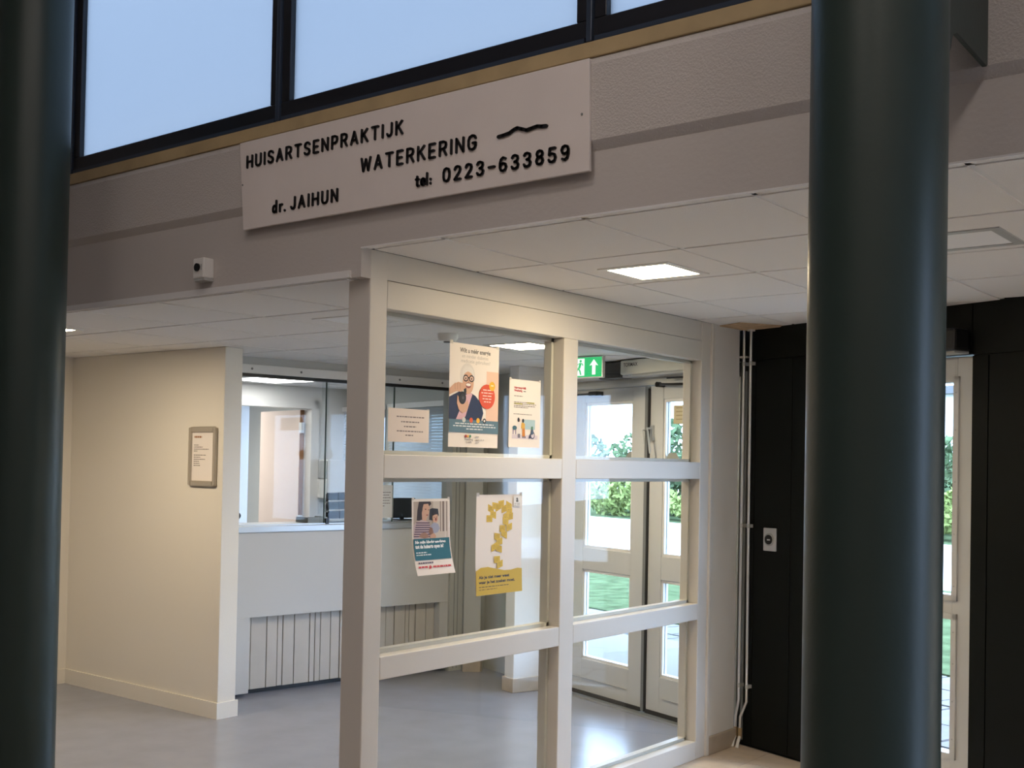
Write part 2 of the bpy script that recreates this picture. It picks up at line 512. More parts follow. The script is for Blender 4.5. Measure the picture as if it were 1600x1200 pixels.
# pillar with tile plinth beside the entrance
tag(MB().box((-1.965, -.34, 0), (-1.85, 0, 2.285), M['white_wall'], F).build('trim_6', bevel=.004), 'pale square pillar left of the entrance doors', 'pillar', kind='structure')
tag(MB().box((-1.978, -.352, 0), (-1.838, 0, .10), M['plinth'], F).build('baseboard_pillar', bevel=.004), 'beige tile plinth around the pale square pillar', 'baseboard', kind='structure')
# stub wall with plinth at the counter end
tag(MB().prism([(-2.66, 3.74, 0), (-2.56, 3.82, 0), (-2.64, 3.97, 0), (-2.76, 4.01, 0), (-2.73, 3.80, 0)], (0, 0, 0), (0, 0, 2.285), M['facade_white']).build('trim_7'),
    'grey wall stub at the far end of the counter', 'wall', kind='structure')
tag(MB().prism([(-2.65, 3.725, 0), (-2.545, 3.81, 0), (-2.56, 3.85, 0), (-2.66, 3.78, 0)], (0, 0, 0), (0, 0, .09), M['plinth']).build('baseboard_stub'),
    'small beige tile plinth at the far end of the counter', 'baseboard', kind='structure')

# ------------------------------------------------------------------ entrance doors
def leaf(parent, u0, u1, g0, g1, right_handle=None, m_=None, hallside=False):
    m_ = m_ or M['door']
    lf = MB()
    zt = 2.115
    B = lambda a, b, c, d: lf.box((a, .03, c), (b, .085, d), m_, F)
    B(u0, g0, .02, zt); B(g1, u1, .02, zt)
    rows = [(.26, .715 if False else .875), (1.025, 2.027)]
    rows = [(.26, .625), (.625, .875)] and [(.26, .875), (1.025, 2.027)]
    B(g0, g1, .02, .26); B(g0, g1, .875, 1.025); B(g0, g1, 2.027, zt)
    o = lf.build('door_leaf', parent, bevel=.004)
    for z0, z1 in rows:
        MB().box((g0, .055, z0), (g1, .061, z1), M['outer_glass'], F).build('glass_pane', o)
        bd = MB()
        for a, b, c, d in ((g0, g0 + .018, z0, z1), (g1 - .018, g1, z0, z1), (g0, g1, z0, z0 + .018), (g0, g1, z1 - .018, z1)):
            bd.box((a, .038, c), (b, .055, d), M['white'], F)
            bd.box((a, .061, c), (b, .078, d), M['white'], F)
        bd.build('glazing_bead', o)
    return o
d1 = thing('door_1', F(-.9, .05, 0), 'cream double entrance door with tall glass panes behind the screen', 'door', kind='structure')
fr = MB()
for a in ((-1.80, 0, 0, -1.735, .12, 2.14), (-.035, 0, 0, -.03, .12, 2.14), (-1.80, 0, 2.12, -.03, .12, 2.14)):
    fr.box(a[:3], a[3:], M['door'], F)
fr.build('door_frame', d1)
LL = leaf(d1, -1.73, -.905, -1.565, -1.04)
LR = leaf(d1, -.863, -.04, -.735, -.20)
box('meeting_strip', (-.905, .02, .02), (-.863, .08, 2.115), M['grey_strip'], d1, F)
box('seal', (-.868, .012, .02), (-.860, .03, 2.1), M['rubber'], d1, F)
box('threshold', (-1.80, -.03, 0), (-.03, .14, .012), M['alu'], d1, F)
box('brush_strip', (-1.72, .018, .014), (-.91, .03, .038), M['rubber'], LL, F)
box('brush_strip', (-.858, .018, .014), (-.045, .03, .038), M['rubber'], LR, F)
box('kick_rail', (-1.70, .024, .125), (-1.06, .03, .13), M['grey'], LL, F)
box('kick_rail', (-.70, .024, .125), (-.06, .03, .13), M['grey'], LR, F)
h = MB()
h.box((-.875 + .03, .014, 1.76), (-.875 + .055, .03, 1.86), M['alu'], F)
h.tube([F(-.833, .02, 1.84), F(-.833, -.02, 1.84), F(-.82, -.026, 1.82), F(-.795, -.024, 1.68)], .007, M['alu'], 8)
h.build('door_handle', LR, smooth=True)
h = MB()
h.tube([F(-.885, .02, 1.83), F(-.885, -.015, 1.83), F(-.87, -.02, 1.74)], .005, M['steel'], 8)
h.build('lock_lever', LL, smooth=True)
# closer arms on the leaves
a1 = MB().tube([F(-1.62, -.02, 2.085), F(-1.44, -.02, 2.085)], .007, M['black']).box((-1.45, -.03, 2.07), (-1.36, .03, 2.10), M['black'], F)
a1.build('closer_arm', LL)
a2 = MB().tube([F(-.72, -.02, 2.12), F(-.66, -.03, 2.115), F(-.30, -.07, 2.10)], .008, M['black']).tube([F(-.60, -.06, 2.150), F(-.2, -.09, 2.14)], .006, M['black'])
a2.tube([F(-.735, -.03, 2.118), F(-.735, .03, 2.118)], .017, M['black'])
a2.build('closer_arm', LR)
# hexagonal stickers and a paper notice on the panes
def hexsticker(uc, zc, nm):
    pts = [F(uc + .075 * math.cos(k * math.pi / 3) * .9, .052, zc + .05 * math.sin(k * math.pi / 3)) for k in range(6)]
    o = MB().prism(pts, (0, 0, 0), tuple(Vector(F(0, .001, 0)) - Vector(F(0, 0, 0))), flat('sticker', (.33, .34, .30))).build('sticker')
    tag(o, nm, 'sticker')
hexsticker(-1.07, 1.650, 'grey hexagonal sticker on the left door pane')
hexsticker(-.665, 1.642, 'grey hexagonal sticker on the right door pane')
pn = MB().box((-.655, .046, 1.868), (-.34, .050, 1.985), flat('manila', (.62, .55, .36)), F)
o = tag(pn.build('door_notice'), 'beige paper notice taped to the right entrance door pane', 'notice')
b = MB()
for k in range(4):
    b.box((-.63, .0450, 1.965 - .024 * k), (-.38 - .03 * (k % 2), .0458, 1.972 - .024 * k), flat('tan_text', (.40, .34, .20)), F)
b.build('printed_text', o)

# door operators above the doors
op = thing('door_operator', F(-1.4, -.05, 2.17), 'grey automatic door operator box above the left entrance leaf', 'door operator')
box('housing', (-1.78, -.11, 2.172), (-1.235, .0, 2.268), M['grey'], op, F, bevel=.008)
box('end_cap', (-1.235, -.115, 2.168), (-1.0, .0, 2.275), M['black'], op, F, bevel=.012)
op2 = thing('door_operator', F(-.5, -.05, 2.17), 'cream automatic door operator box above the right entrance leaf', 'door operator')
box('housing', (-.99, -.125, 2.185), (-.08, .0, 2.278), M['cream'], op2, F, bevel=.01)
box('underside', (-.985, -.11, 2.168), (-.085, .0, 2.186), M['grey'], op2, F, bevel=.006)

def text_mesh(txt, size, align='LEFT', bold=0.0, sx=1.0):
    cu = bpy.data.curves.new('text', 'FONT')
    cu.body = txt
    cu.size = size
    cu.align_x = align
    cu.offset = bold
    cu.resolution_u = 3
    ob = bpy.data.objects.new('text', cu)
    COL.objects.link(ob)
    dg = bpy.context.evaluated_depsgraph_get()
    me = bpy.data.meshes.new_from_object(ob.evaluated_get(dg))
    vs = [(v.co.x * sx, v.co.y) for v in me.vertices]
    fs = [list(p.vertices) for p in me.polygons]
    bpy.data.objects.remove(ob)
    bpy.data.curves.remove(cu)
    bpy.data.meshes.remove(me)
    return vs, fs
def add_text(mb, txt, size, fn, material, align='LEFT', bold=0.0, sx=1.0, fit=None):
    vs, fs = text_mesh(txt, size, align, bold, sx)
    if fit and vs:
        wd = max(v[0] for v in vs) - min(v[0] for v in vs)
        k = fit / wd
        vs = [(v[0] * k, v[1]) for v in vs]
    i = len(mb.v)
    mb.v += [tuple(fn(*v)) for v in vs]
    k = mb.m(material)
    for f in fs:
        mb.f.append([i + j for j in f])
        mb.mi.append(k)
t_ = MB()
add_text(t_, 'TORMAX', .034, lambda a, b: F(-.955 + a, -.1258, 2.236 + b), flat('black', (.02, .02, .02)), bold=.0006)
t_.build('printed_text', op2)

# second door at right, mostly behind the column
d2 = thing('door_2', F(1.0, .05, 0), 'narrow cream glazed door half hidden by the right column', 'door', kind='structure')
l2 = MB()
for a, b, c, d in ((.575, .70, .01, 2.15), (1.412, 1.514, .01, 2.15), (.70, 1.412, .01, .25), (.70, 1.412, .89, 1.008), (.70, 1.412, 2.03, 2.15)):
    l2.box((a, .02, c), (b, .08, d), M['door'], F)
L2 = l2.build('door_leaf', d2, bevel=.003)
for z0, z1 in ((.25, .89), (1.008, 2.03)):
    MB().box((.70, .05, z0), (1.412, .056, z1), M['outer_glass'], F).build('glass_pane', L2)
    bd = MB()
    for a, b, c, d in ((.672, .70, z0 - .028, z1 + .028), (1.412, 1.440, z0 - .028, z1 + .028), (.672, 1.44, z0 - .028, z0), (.672, 1.44, z1, z1 + .028)):
        bd.box((a, .008, c), (b, .024, d), M['door'], F)
    bo = bd.build('glazing_bead', L2, bevel=.002)
sc_ = MB()
for z in (.32, .5, .68, .83, 1.05, 1.3, 1.55, 1.8, 1.98):
    sc_.tube([F(1.426, .006, z), F(1.426, .009, z)], .004, M['grey'], 6)
sc_.build('bead_screws', L2)
box('cover_joint', (1.425, .0185, 2.06), (1.428, .0205, 2.15), M['grey'], L2, F)
op3 = thing('door_operator', F(1.1, -.05, 2.17), 'dark end of a door operator box beside the right column', 'door operator')
box('housing', (.6, -.12, 2.176), (1.40, .0, 2.272), M['cream'], op3, F, bevel=.008)
box('end_cap', (1.40, -.125, 2.168), (1.512, .0, 2.276), M['black'], op3, F, bevel=.014)
box('underside', (.6, -.11, 2.160), (1.50, .0, 2.17), M['grey'], op3, F)

# conduits
def clipband(o, u, z, far):
    MB().tube([F(u, -.032, z - .012), F(u, -.032, z + .012)], .0105, M['grey'], 10).box((u - .006, -.03, z - .010), (u + .006, 0, z + .010), M['grey'], F).build('clip', o)
for k, (us, lab) in enumerate([([.040, .040, .039, .039, .018, .016], 'left one of two steel conduits on the dark wall'), ([.094, .095, .100, .101, .054, .052], 'right one of two steel conduits on the dark wall')]):
    c = thing('conduit_pipe', F(us[0], -.03, .0), lab, 'pipe', 'conduits on the dark wall')
    zs = [2.40, 1.3, .461, .262, .168, .085]
    MB().tube([F(u, -.032, z) for u, z in zip(us, zs)], .0085, M['steel'], 10).build('tube', c, smooth=True)
    MB().tube([F(us[5], -.032, .105), F(us[5], -.032, .045)], .0125, M['brass'], 10).build('coupler', c, smooth=True)
    MB().tube([F(us[5], -.032, .06), F(us[5] + .014, -.06, .03), F(us[5] + .03, -.085, .0)], .0095, M['white'], 10).build('sleeve', c, smooth=True)
    for z in (2.20, 1.266, .348): clipband(c, us[0] if z > 1 else us[3], z, 0)
    if k == 0:
        MB().tube([F(us[0], -.032, 2.235), F(us[0], -.032, 2.243)], .028, M['white'], 14).build('flange', c)
    else:
        MB().tube([F(us[0], -.032, 2.385), F(us[0], -.032, 2.40)], .022, M['white'], 14).build('flange', c)
ks = thing('key_switch', F(.24, -.01, 1.2), 'square steel key switch plate on the dark wall', 'switch')
box('plate', (.193, -.012, 1.132), (.288, .0, 1.262), M['steel'], ks, F, bevel=.003)
MB().tube([F(.24, -.012, 1.197), F(.24, -.017, 1.197)], .036, M['grey'], 20).build('rim', ks)
MB().tube([F(.24, -.017, 1.197), F(.24, -.021, 1.197)], .027, M['black'], 20).build('knob', ks)
MB().box((.232, -.0225, 1.192), (.254, -.021, 1.2), M['steel'], F).build('key_slot', ks)

# ------------------------------------------------------------------ glazed screen
S = thing('glazed_screen', (-.058, .05, 0), 'cream painted glazed partition of six panes with posters on it', 'partition', kind='structure')
TX = -.117
box('post', (TX, .05, 0), (0, .143, 2.40), M['frame'], S, bevel=.004)
box('post', (TX, 2.60, 0), (0, 2.70, 2.40), M['frame'], S, bevel=.004)
box('mullion', (TX, 1.307, .097), (0, 1.42, 2.185), M['frame'], S, bevel=.004)
box('header_panel', (TX + .01, .143, 2.294), (-.003, 2.60, 2.40), M['panel'], S, bevel=.002)
box('head_rail', (TX, .143, 2.185), (0, 2.60, 2.292), M['frame'], S, bevel=.003)
for a, b in ((.143, 1.307), (1.42, 2.60)):
    box('middle_rail', (TX, a, 1.533), (0, b, 1.625), M['frame'], S, bevel=.003)
    box('lower_rail', (TX, a, .762), (0, b, .85), M['frame'], S, bevel=.003)
box('bottom_rail', (TX, .143, 0.0), (0, 2.60, .097), M['frame'], S, bevel=.003)
box('side_lath', (-.02, 2.70, 0), (.012, 2.727, 2.40), M['frame'], S, bevel=.003)
for a, b in ((.143, 1.307), (1.42, 2.60)):
    for c, d in ((.097, .762), (.85, 1.533), (1.625, 2.185)):
        box('glass_pane', (-.061, a, c), (-.055, b, d), M['glass'], S)
        gb = MB()
        for p, q, r, s in ((a, a + .016, c, d), (b - .016, b, c, d), (a, b, c, c + .016), (a, b, d - .016, d)):
            gb.box((-.1, p, r), (-.0615, q, s), M['frame'])
        gb.build('glazing_bead', S)

# ------------------------------------------------------------------ columns
def column(cx, cy_, label, bracket):
    o = thing('column', (cx, cy_, 0), label, 'column')
    mb = MB()
    mb.tube([(cx, cy_, 0), (cx, cy_, 5.2)], .15, M['column'], 64)
    mb.build('shaft', o, smooth=True)
    mb = MB().tube([(cx, cy_, 0), (cx, cy_, .02)], .17, M['column'], 48)
    mb.build('base_ring', o)
    if bracket:
        # haunched plate between the shaft and the beam
        prof = [(-.375, 2.50), (-.325, 2.560), (-.305, 2.590), (-.300, 2.612), (-.288, 2.626), (-.27, 2.634), (-.24, 2.633), (-.146, 2.628), (-.03, 2.622), (-.0225, 2.628), (-.0225, 3.6), (-.375, 3.6)]
        MB().prism([(0, y, z) for y, z in prof], (cx + .090, 0, 0), (cx + .102, 0, 0), M['column']).build('bracket', o, bevel=.002)
column(2.16, -.49, 'thick dark green round steel column at right in front of the dark wall', True)
column(-1.481, -.49, 'dark green round column at the left edge of the photo', False)

# ------------------------------------------------------------------ sign
SY = -.035
sg = thing('sign_board', (.17, SY, 2.53), 'long white practice sign with raised black letters on the beam', 'sign')
MB().prism([(-.688, 0, 2.889), (1.046, 0, 2.889), (1.054, 0, 2.529), (-.653, 0, 2.529)], (0, SY, 0), (0, -.022, 0), M['sign']).build('board', sg, bevel=.002)
ST = {
 'H': (.62, [[(0, 0), (0, 1)], [(.62, 0), (.62, 1)], [(0, .5), (.62, .5)]]),
 'U': (.6, [[(0, 1), (0, .28), (.06, .1), (.2, 0), (.4, 0), (.54, .1), (.6, .28), (.6, 1)]]),
 'I': (0.0, [[(0, 0), (0, 1)]]),
 'S': (.56, [[(.54, .84), (.44, .97), (.28, 1), (.1, .95), (.02, .8), (.06, .63), (.28, .52), (.48, .42), (.56, .25), (.5, .07), (.3, 0), (.1, .03), (0, .17)]]),
 'A': (.66, [[(0, 0), (.33, 1), (.66, 0)], [(.12, .32), (.54, .32)]]),
 'R': (.58, [[(0, 0), (0, 1), (.34, 1), (.52, .92), (.56, .74), (.5, .56), (.32, .48), (0, .48)], [(.32, .48), (.58, 0)]]),
 'T': (.64, [[(0, 1), (.64, 1)], [(.32, 1), (.32, 0)]]),
 'E': (.5, [[(.5, 1), (0, 1), (0, 0), (.5, 0)], [(0, .5), (.42, .5)]]),
 'N': (.62, [[(0, 0), (0, 1), (.62, 0), (.62, 1)]]),
 'P': (.56, [[(0, 0), (0, 1), (.34, 1), (.52, .92), (.56, .72), (.5, .52), (.32, .44), (0, .44)]]),
 'K': (.6, [[(0, 0), (0, 1)], [(.56, 1), (0, .42)], [(.2, .6), (.6, 0)]]),
 'J': (.44, [[(.44, 1), (.44, .26), (.38, .08), (.22, 0), (.08, .05), (0, .2)]]),
 'W': (.9, [[(0, 1), (.2, 0), (.45, .9), (.7, 0), (.9, 1)]]),
 'G': (.62, [[(.6, .8), (.5, .96), (.32, 1), (.1, .92), (0, .7), (0, .3), (.1, .08), (.32, 0), (.54, .08), (.62, .28), (.62, .46), (.36, .46)]]),
 '0': (.54, [[(.27, 1), (.08, .92), (0, .7), (0, .3), (.08, .08), (.27, 0), (.46, .08), (.54, .3), (.54, .7), (.46, .92), (.27, 1)]]),
 '2': (.54, [[(0, .78), (.08, .95), (.26, 1), (.46, .93), (.52, .74), (.44, .54), (0, 0), (.54, 0)]]),
 '3': (.54, [[(0, .84), (.1, .97), (.27, 1), (.46, .92), (.5, .74), (.42, .57), (.22, .52), (.42, .47), (.54, .28), (.48, .08), (.27, 0), (.08, .04), (0, .18)]]),
 '6': (.54, [[(.46, .92), (.27, 1), (.08, .88), (0, .6), (0, .28), (.08, .07), (.27, 0), (.46, .07), (.54, .28), (.46, .5), (.27, .57), (.08, .5), (0, .34)]]),
 '8': (.54, [[(.27, .53), (.08, .62), (.03, .78), (.1, .94), (.27, 1), (.44, .94), (.51, .78), (.46, .62), (.27, .53), (.06, .43), (0, .25), (.08, .06), (.27, 0), (.46, .06), (.54, .25), (.48, .43), (.27, .53)]]),
 '5': (.54, [[(.5, 1), (.06, 1), (.02, .54), (.24, .62), (.46, .53), (.54, .3), (.46, .07), (.25, 0), (.07, .04), (0, .18)]]),
 '9': (.54, [[(.06, .08), (.27, 0), (.46, .12), (.54, .4), (.54, .72), (.46, .93), (.27, 1), (.08, .93), (0, .72), (.08, .5), (.27, .43), (.46, .5), (.54, .66)]]),
 '-': (.5, [[(0, .45), (.5, .45)]]),
 'd': (.4, [[(.4, 1), (.4, 0)], [(.4, .2), (.3, .03), (.15, 0), (.03, .1), (0, .3), (.04, .5), (.17, .6), (.3, .56), (.4, .4)]]),
 'r': (.25, [[(0, 0), (0, .6)], [(0, .42), (.1, .57), (.26, .6)]]),
 '.': (.0, [[(0, 0), (0, .04)]]),
 't': (.3, [[(.1, .85), (.1, .1), (.17, 0), (.28, .02)], [(-.05, .6), (.26, .6)]]),
 'e': (.4, [[(0, .32), (.4, .32), (.37, .5), (.22, .6), (.05, .5), (0, .3), (.05, .08), (.2, 0), (.36, .08)]]),
 'l': (.0, [[(0, 0), (0, 1)]]),
 ':': (.0, [[(0, .02), (0, .08)], [(0, .38), (0, .44)]]),
}
def ribbon(mb, pts, hw, y0, y1, material):
    # flat routed stroke with round ends, built from thin capsules
    for a, b in zip(pts[:-1], pts[1:]):
        a, b = Vector(a), Vector(b)
        d = (b - a).normalized() if (b - a).length > 1e-6 else Vector((1, 0))
        n = Vector((-d.y, d.x))
        out = []
        for k in range(5):
            t = -math.pi / 2 + math.pi * k / 4
            out.append(b + (d * math.cos(t) + n * math.sin(t)) * hw)
        for k in range(5):
            t = math.pi / 2 + math.pi * k / 4
            out.append(a + (d * math.cos(t) + n * math.sin(t)) * hw)
        mb.prism([(q.x, 0, q.y) for q in out], (0, y0, 0), (0, y1, 0), material)
def lettering(txt, x0, x1, zb, h, hw=.0042):
    # one raised letter per object, spread from x0 to x1 (outer ink edges)
    wd = [ST[c][0] * h * .92 for c in txt]
    gap = (x1 - x0 - 2 * hw - sum(wd)) / max(1, len(txt) - 1)
    x = x0 + hw
    for c, wc in zip(txt, wd):
        mb = MB()
        for st in ST[c][1]:
            ribbon(mb, [(x + px * h * .92, zb + hw + pz * (h - 2 * hw)) for px, pz in st], hw, SY - .006, SY, M['letter'])
        mb.build('letter', sg)
        x += wc + gap
lettering('HUISARTSENPRAKTIJK', -.636, .240, 2.776, .054)
lettering('WATERKERING', .026, .588, 2.666, .056)
lettering('0223-633859', .436, .978, 2.573, .053)
lettering('JAIHUN', -.362, -.093, 2.574, .053)
lettering('tel', .306, .366, 2.574, .048); lettering(':', .374, .382, 2.574, .048)
lettering('dr', -.470, -.408, 2.573, .053); lettering('.', -.400, -.392, 2.573, .053)
mb = MB()
wv = [(.683, 2.695), (.705, 2.6965), (.73, 2.700), (.748, 2.708), (.764, 2.712), (.783, 2.705), (.803, 2.698), (.825, 2.701), (.846, 2.704), (.865, 2.7005), (.884, 2.699)]
ribbon(mb, wv, .0058, SY - .006, SY, M['letter'])
tag(mb.build('wave_emblem', sg), 'black wavy line emblem')
for x in (-.662, 1.022):
    MB().tube([(x, SY - .002, 2.714), (x, SY, 2.714)], .004, M['grey_strip'], 10).build('screw', sg)

# sensor on the fascia
sn = thing('motion_sensor', (-.905, 0, 2.35), 'small white sensor box on the fascia left of the opening', 'sensor')
box('housing', (-.955, -.055, 2.352), (-.882, .0, 2.438), M['white'], sn, bevel=.006)
MB().tube([(-.922, -.055, 2.398), (-.922, -.062, 2.398)], .017, M['black'], 16).build('lens', sn)
box('slot', (-.900, -.0565, 2.385), (-.893, -.054, 2.41), M['grey'], sn)
box('lower_cap', (-.953, -.05, 2.342), (-.884, .0, 2.352), M['grey'], sn)

# ------------------------------------------------------------------ ceiling lights
def light(cx, cy_, H, half, label, diff, ring=.03, ringmat=None):
    o = thing('ceiling_light', (cx, cy_, H), label, 'light')
    f = MB()
    a, b = half + ring, half
    rm = ringmat or M['white']
    for p, q in (((-a, -a), (a, -b)), ((-a, b), (a, a)), ((-a, -b), (-b, b)), ((b, -b), (a, b))):
        f.box((cx + p[0], cy_ + p[1], H - .004), (cx + q[0], cy_ + q[1], H + .004), rm)
    f.build('frame', o)
    box('diffuser', (cx - half, cy_ - half, H - .002), (cx + half, cy_ + half, H + .003), diff, o)
light(.635, 1.046, 2.40, .137, 'lit square panel light in the right ceiling', M['lamp'])
light(1.875, 1.05, 2.40, .13, 'unlit square panel light with grey frame behind the right column', M['lamp_off'], .035, M['grey'])
light(-1.0, 2.30, 2.285, .145, 'lit square panel light seen through the upper screen pane', M['lamp_left'])
light(-2.80, .30, 2.285, .137, 'lit panel light just right of the left column', M['lamp_left'])
light(-.98, .92, 2.285, .13, 'unlit square panel light in the left ceiling near the screen post', M['lamp_off'], .02)
light(-4.75, 3.55, 2.285, .29, 'large lit panel light above the reception desk', M['lamp_cool'])
sd = thing('smoke_detector', (-.98, 1.60, 2.285), 'round white smoke detector on the left ceiling seen through the screen', 'detector')
MB().tube([(-.98, 1.60, 2.285), (-.98, 1.60, 2.262), (-.98, 1.60, 2.245)], [.055, .055, .042], M['white'], 24).build('body', sd, smooth=True)
MB().tube([(-.98, 1.60, 2.245), (-.98, 1.60, 2.238)], .022, M['grey_strip'], 16).build('sensor_head', sd)

# exit sign hung from the left ceiling
ex = thing('exit_sign', (-.98, 2.98, 2.285), 'green emergency exit sign with running man and up arrow', 'sign')
box('case', (-1.128, 2.965, 2.145), (-.90, 2.995, 2.282), M['alu'], ex, bevel=.003)
yb = 2.9635
MB().box((-1.121, yb, 2.152), (-.907, 2.966, 2.275), M['exit']).build('green_panel', ex)
p = MB()
fy = yb - .001
p.face([(-1.108, fy, 2.160), (-1.036, fy, 2.160), (-1.036, fy, 2.268), (-1.108, fy, 2.268)], M['exit_white'])
dg_ = lambda pts: p.face([(x + .048, fy - .001, z) for x, z in pts], M['exit'])
dg_([(-1.113 + .009 * math.cos(k * .785), 2.252 + .009 * math.sin(k * .785)) for k in range(8)])
dg_([(-1.132, 2.205), (-1.116, 2.205), (-1.104, 2.240), (-1.122, 2.242)])
dg_([(-1.132, 2.207), (-1.120, 2.203), (-1.112, 2.19), (-1.106, 2.165), (-1.115, 2.165), (-1.122, 2.186)])
dg_([(-1.132, 2.212), (-1.126, 2.200), (-1.145, 2.180), (-1.15, 2.186)])
dg_([(-1.122, 2.241), (-1.128, 2.232), (-1.143, 2.222), (-1.145, 2.228)])
dg_([(-1.106, 2.238), (-1.098, 2.222), (-1.092, 2.225), (-1.10, 2.24)])
p.build('running_man', ex)
p = MB()
p.face([(-.965, fy, 2.262), (-.998, fy, 2.222), (-.978, fy, 2.226), (-.978, fy, 2.165), (-.952, fy, 2.165), (-.952, fy, 2.226), (-.932, fy, 2.222)], M['exit_white'])
p.build('arrow', ex)

# ------------------------------------------------------------------ framed notice on the cream wall
fn_ = thing('framed_notice', (-2.86, 1.45, 1.43), 'aluminium frame with a typed notice on the cream wall', 'frame')
x0, x1, z0, z1 = -2.995, -2.722, 1.425, 1.787
g = MB()
for a, b, c, d in ((x0, x0 + .028, z0, z1), (x1 - .028, x1, z0, z1)):
    g.box((a, 1.428, c), (b, 1.45, d), M['frame_alu'])
for c, d in ((z0, z0 + .03), (z1 - .03, z1)):
    g.box((x0 + .028, 1.428, c), (x1 - .028, 1.45, d), M['frame_alu'])
g.build('frame', fn_, bevel=.006)
box('sheet', (x0 + .028, 1.440, z0 + .03), (x1 - .028, 1.4445, z1 - .03), M['paper'], fn_)
def dashes(mb, fn, rows, material, h=.004, seed=1):
    # tiny print too small to read in the photo: word-length dashes
    rnd = random.Random(seed)
    for (a, b, z) in rows:
        x = a
        while x < b:
            wd = min(rnd.uniform(.008, .022), b - x)
            mb.face([fn(x, z), fn(x + wd, z), fn(x + wd, z + h), fn(x, z + h)], material)
            x += wd + .0035
g = MB()
fn2 = lambda x, z: (x, 1.4392, z)
dashes(g, fn2, [(-2.945, -2.87, 1.722)], flat('rust', (.35, .16, .08)), .012, 3)
dashes(g, fn2, [(-2.948, -2.90, 1.675), (-2.948, -2.862, 1.662), (-2.948, -2.80, 1.649), (-2.948, -2.91, 1.637),
                (-2.948, -2.825, 1.612), (-2.948, -2.88, 1.599), (-2.948, -2.835, 1.586), (-2.948, -2.895, 1.573), (-2.948, -2.89, 1.560), (-2.948, -2.88, 1.547)], flat('greytext', (.16, .13, .12)), .0045, 4)
g.build('printed_text', fn_)

# ------------------------------------------------------------------ posters on the screen glass
class Print:
    """a sheet of paper at height z0, from y0, W wide and H high; art given in 0..1, y up"""
    def __init__(s, y0, z0, W, H, curl=0.0, skew=0.0, x=-.0535):
        s.y0, s.z0, s.W, s.H, s.curl, s.skew, s.x = y0, z0, W, H, curl, skew, x
        s.mb = MB()
        s.layer = 0
    def pt(s, a, b, lay=None):
        lay = s.layer if lay is None else lay
        t = max(0, .55 - b) / .55
        return (s.x + .0006 + lay * .00008 + s.curl * t * t, s.y0 + a * s.W + s.skew * (1 - b), s.z0 + b * s.H)
    def poly(s, pts, col):
        s.layer += 1
        m_ = col if not isinstance(col, tuple) else flat('%02d%02d%02d' % tuple(int(c * 99) for c in col), col)
        if s.curl:
            # cut into strips so the print follows the curl
            ys = [k / 14 for k in range(15)]
            for lo, hi in zip(ys[:-1], ys[1:]):
                q = clip(clip(pts, (0, hi), (0, 1)), (0, lo), (0, -1))
                if len(q) > 2 and area(q) > 1e-6:
                    s.mb.face([s.pt(*v) for v in q], m_)
        else:
            s.mb.face([s.pt(*v) for v in pts], m_)
    def rect(s, a, b, c, d, col): s.poly([(a, b), (c, b), (c, d), (a, d)], col)
    def ell(s, cx, cy_, rx, ry, col, n=22, t0=0, t1=2 * math.pi):
        s.poly([(cx + rx * math.cos(t0 + (t1 - t0) * k / n), cy_ + ry * math.sin(t0 + (t1 - t0) * k / n)) for k in range(n)], col)
    def text(s, txt, a, b, h, col, align='LEFT', bold=0.0, fit=None):
        s.layer += 1
        m_ = flat('%02d%02d%02d' % tuple(int(c * 99) for c in col), col)
        ox = a
        if align == 'CENTER' and fit: ox = a - fit / 2
        al = 'LEFT' if fit else align
        vs, fs = text_mesh(txt, h * s.H * 1.38, al, bold)
        k = 1.0
        if fit and vs:
            k = fit * s.W / (max(v[0] for v in vs) - min(v[0] for v in vs))
        i = len(s.mb.v)
        s.mb.v += [s.pt(ox + v[0] * k / s.W, b + v[1] / s.H) for v in vs]
        mi = s.mb.m(m_)
        for f in fs:
            s.mb.f.append([i + j for j in f]); s.mb.mi.append(mi)
    def dash(s, rows, col, h=.010, seed=2):
        s.layer += 1
        m_ = flat('%02d%02d%02d' % tuple(int(c * 99) for c in col), col)
        rnd = random.Random(seed)
        for a, b, y in rows:
            x = a
            while x < b - .004:
                wd = min(rnd.uniform(.03, .085), b - x)
                s.mb.face([s.pt(x, y), s.pt(x + wd, y), s.pt(x + wd, y + h), s.pt(x, y + h)], m_)
                x += wd + .014
    def finish(s, label, paper='paper', name='poster', cat='poster'):
        t = thing(name, (s.x, s.y0, s.z0), label, cat)
        sh = MB()
        ys = [k / 14 for k in range(15)]
        for lo, hi in zip(ys[:-1], ys[1:]):
            q = [s.pt(0, lo, 0), s.pt(1, lo, 0), s.pt(1, hi, 0), s.pt(0, hi, 0)]
            sh.prism(q, (-.0006, 0, 0), (0, 0, 0), M[paper])
        sh.build('sheet', t)
        for a in (.03, .97):
            q = [s.pt(a - .03, .985, 0), s.pt(a + .03, .985, 0), s.pt(a + .03, 1.02, 0), s.pt(a - .03, 1.02, 0)]
            MB().prism(q, (.0001, 0, 0), (.0004, 0, 0), flat('tape', (.62, .60, .55))).build('tape', t)
        if s.mb.f: s.mb.build('printed_picture', t)
        return t

SKIN, SKIN2, DARKHAIR = (.66, .40, .28), (.50, .29, .20), (.035, .02, .018)
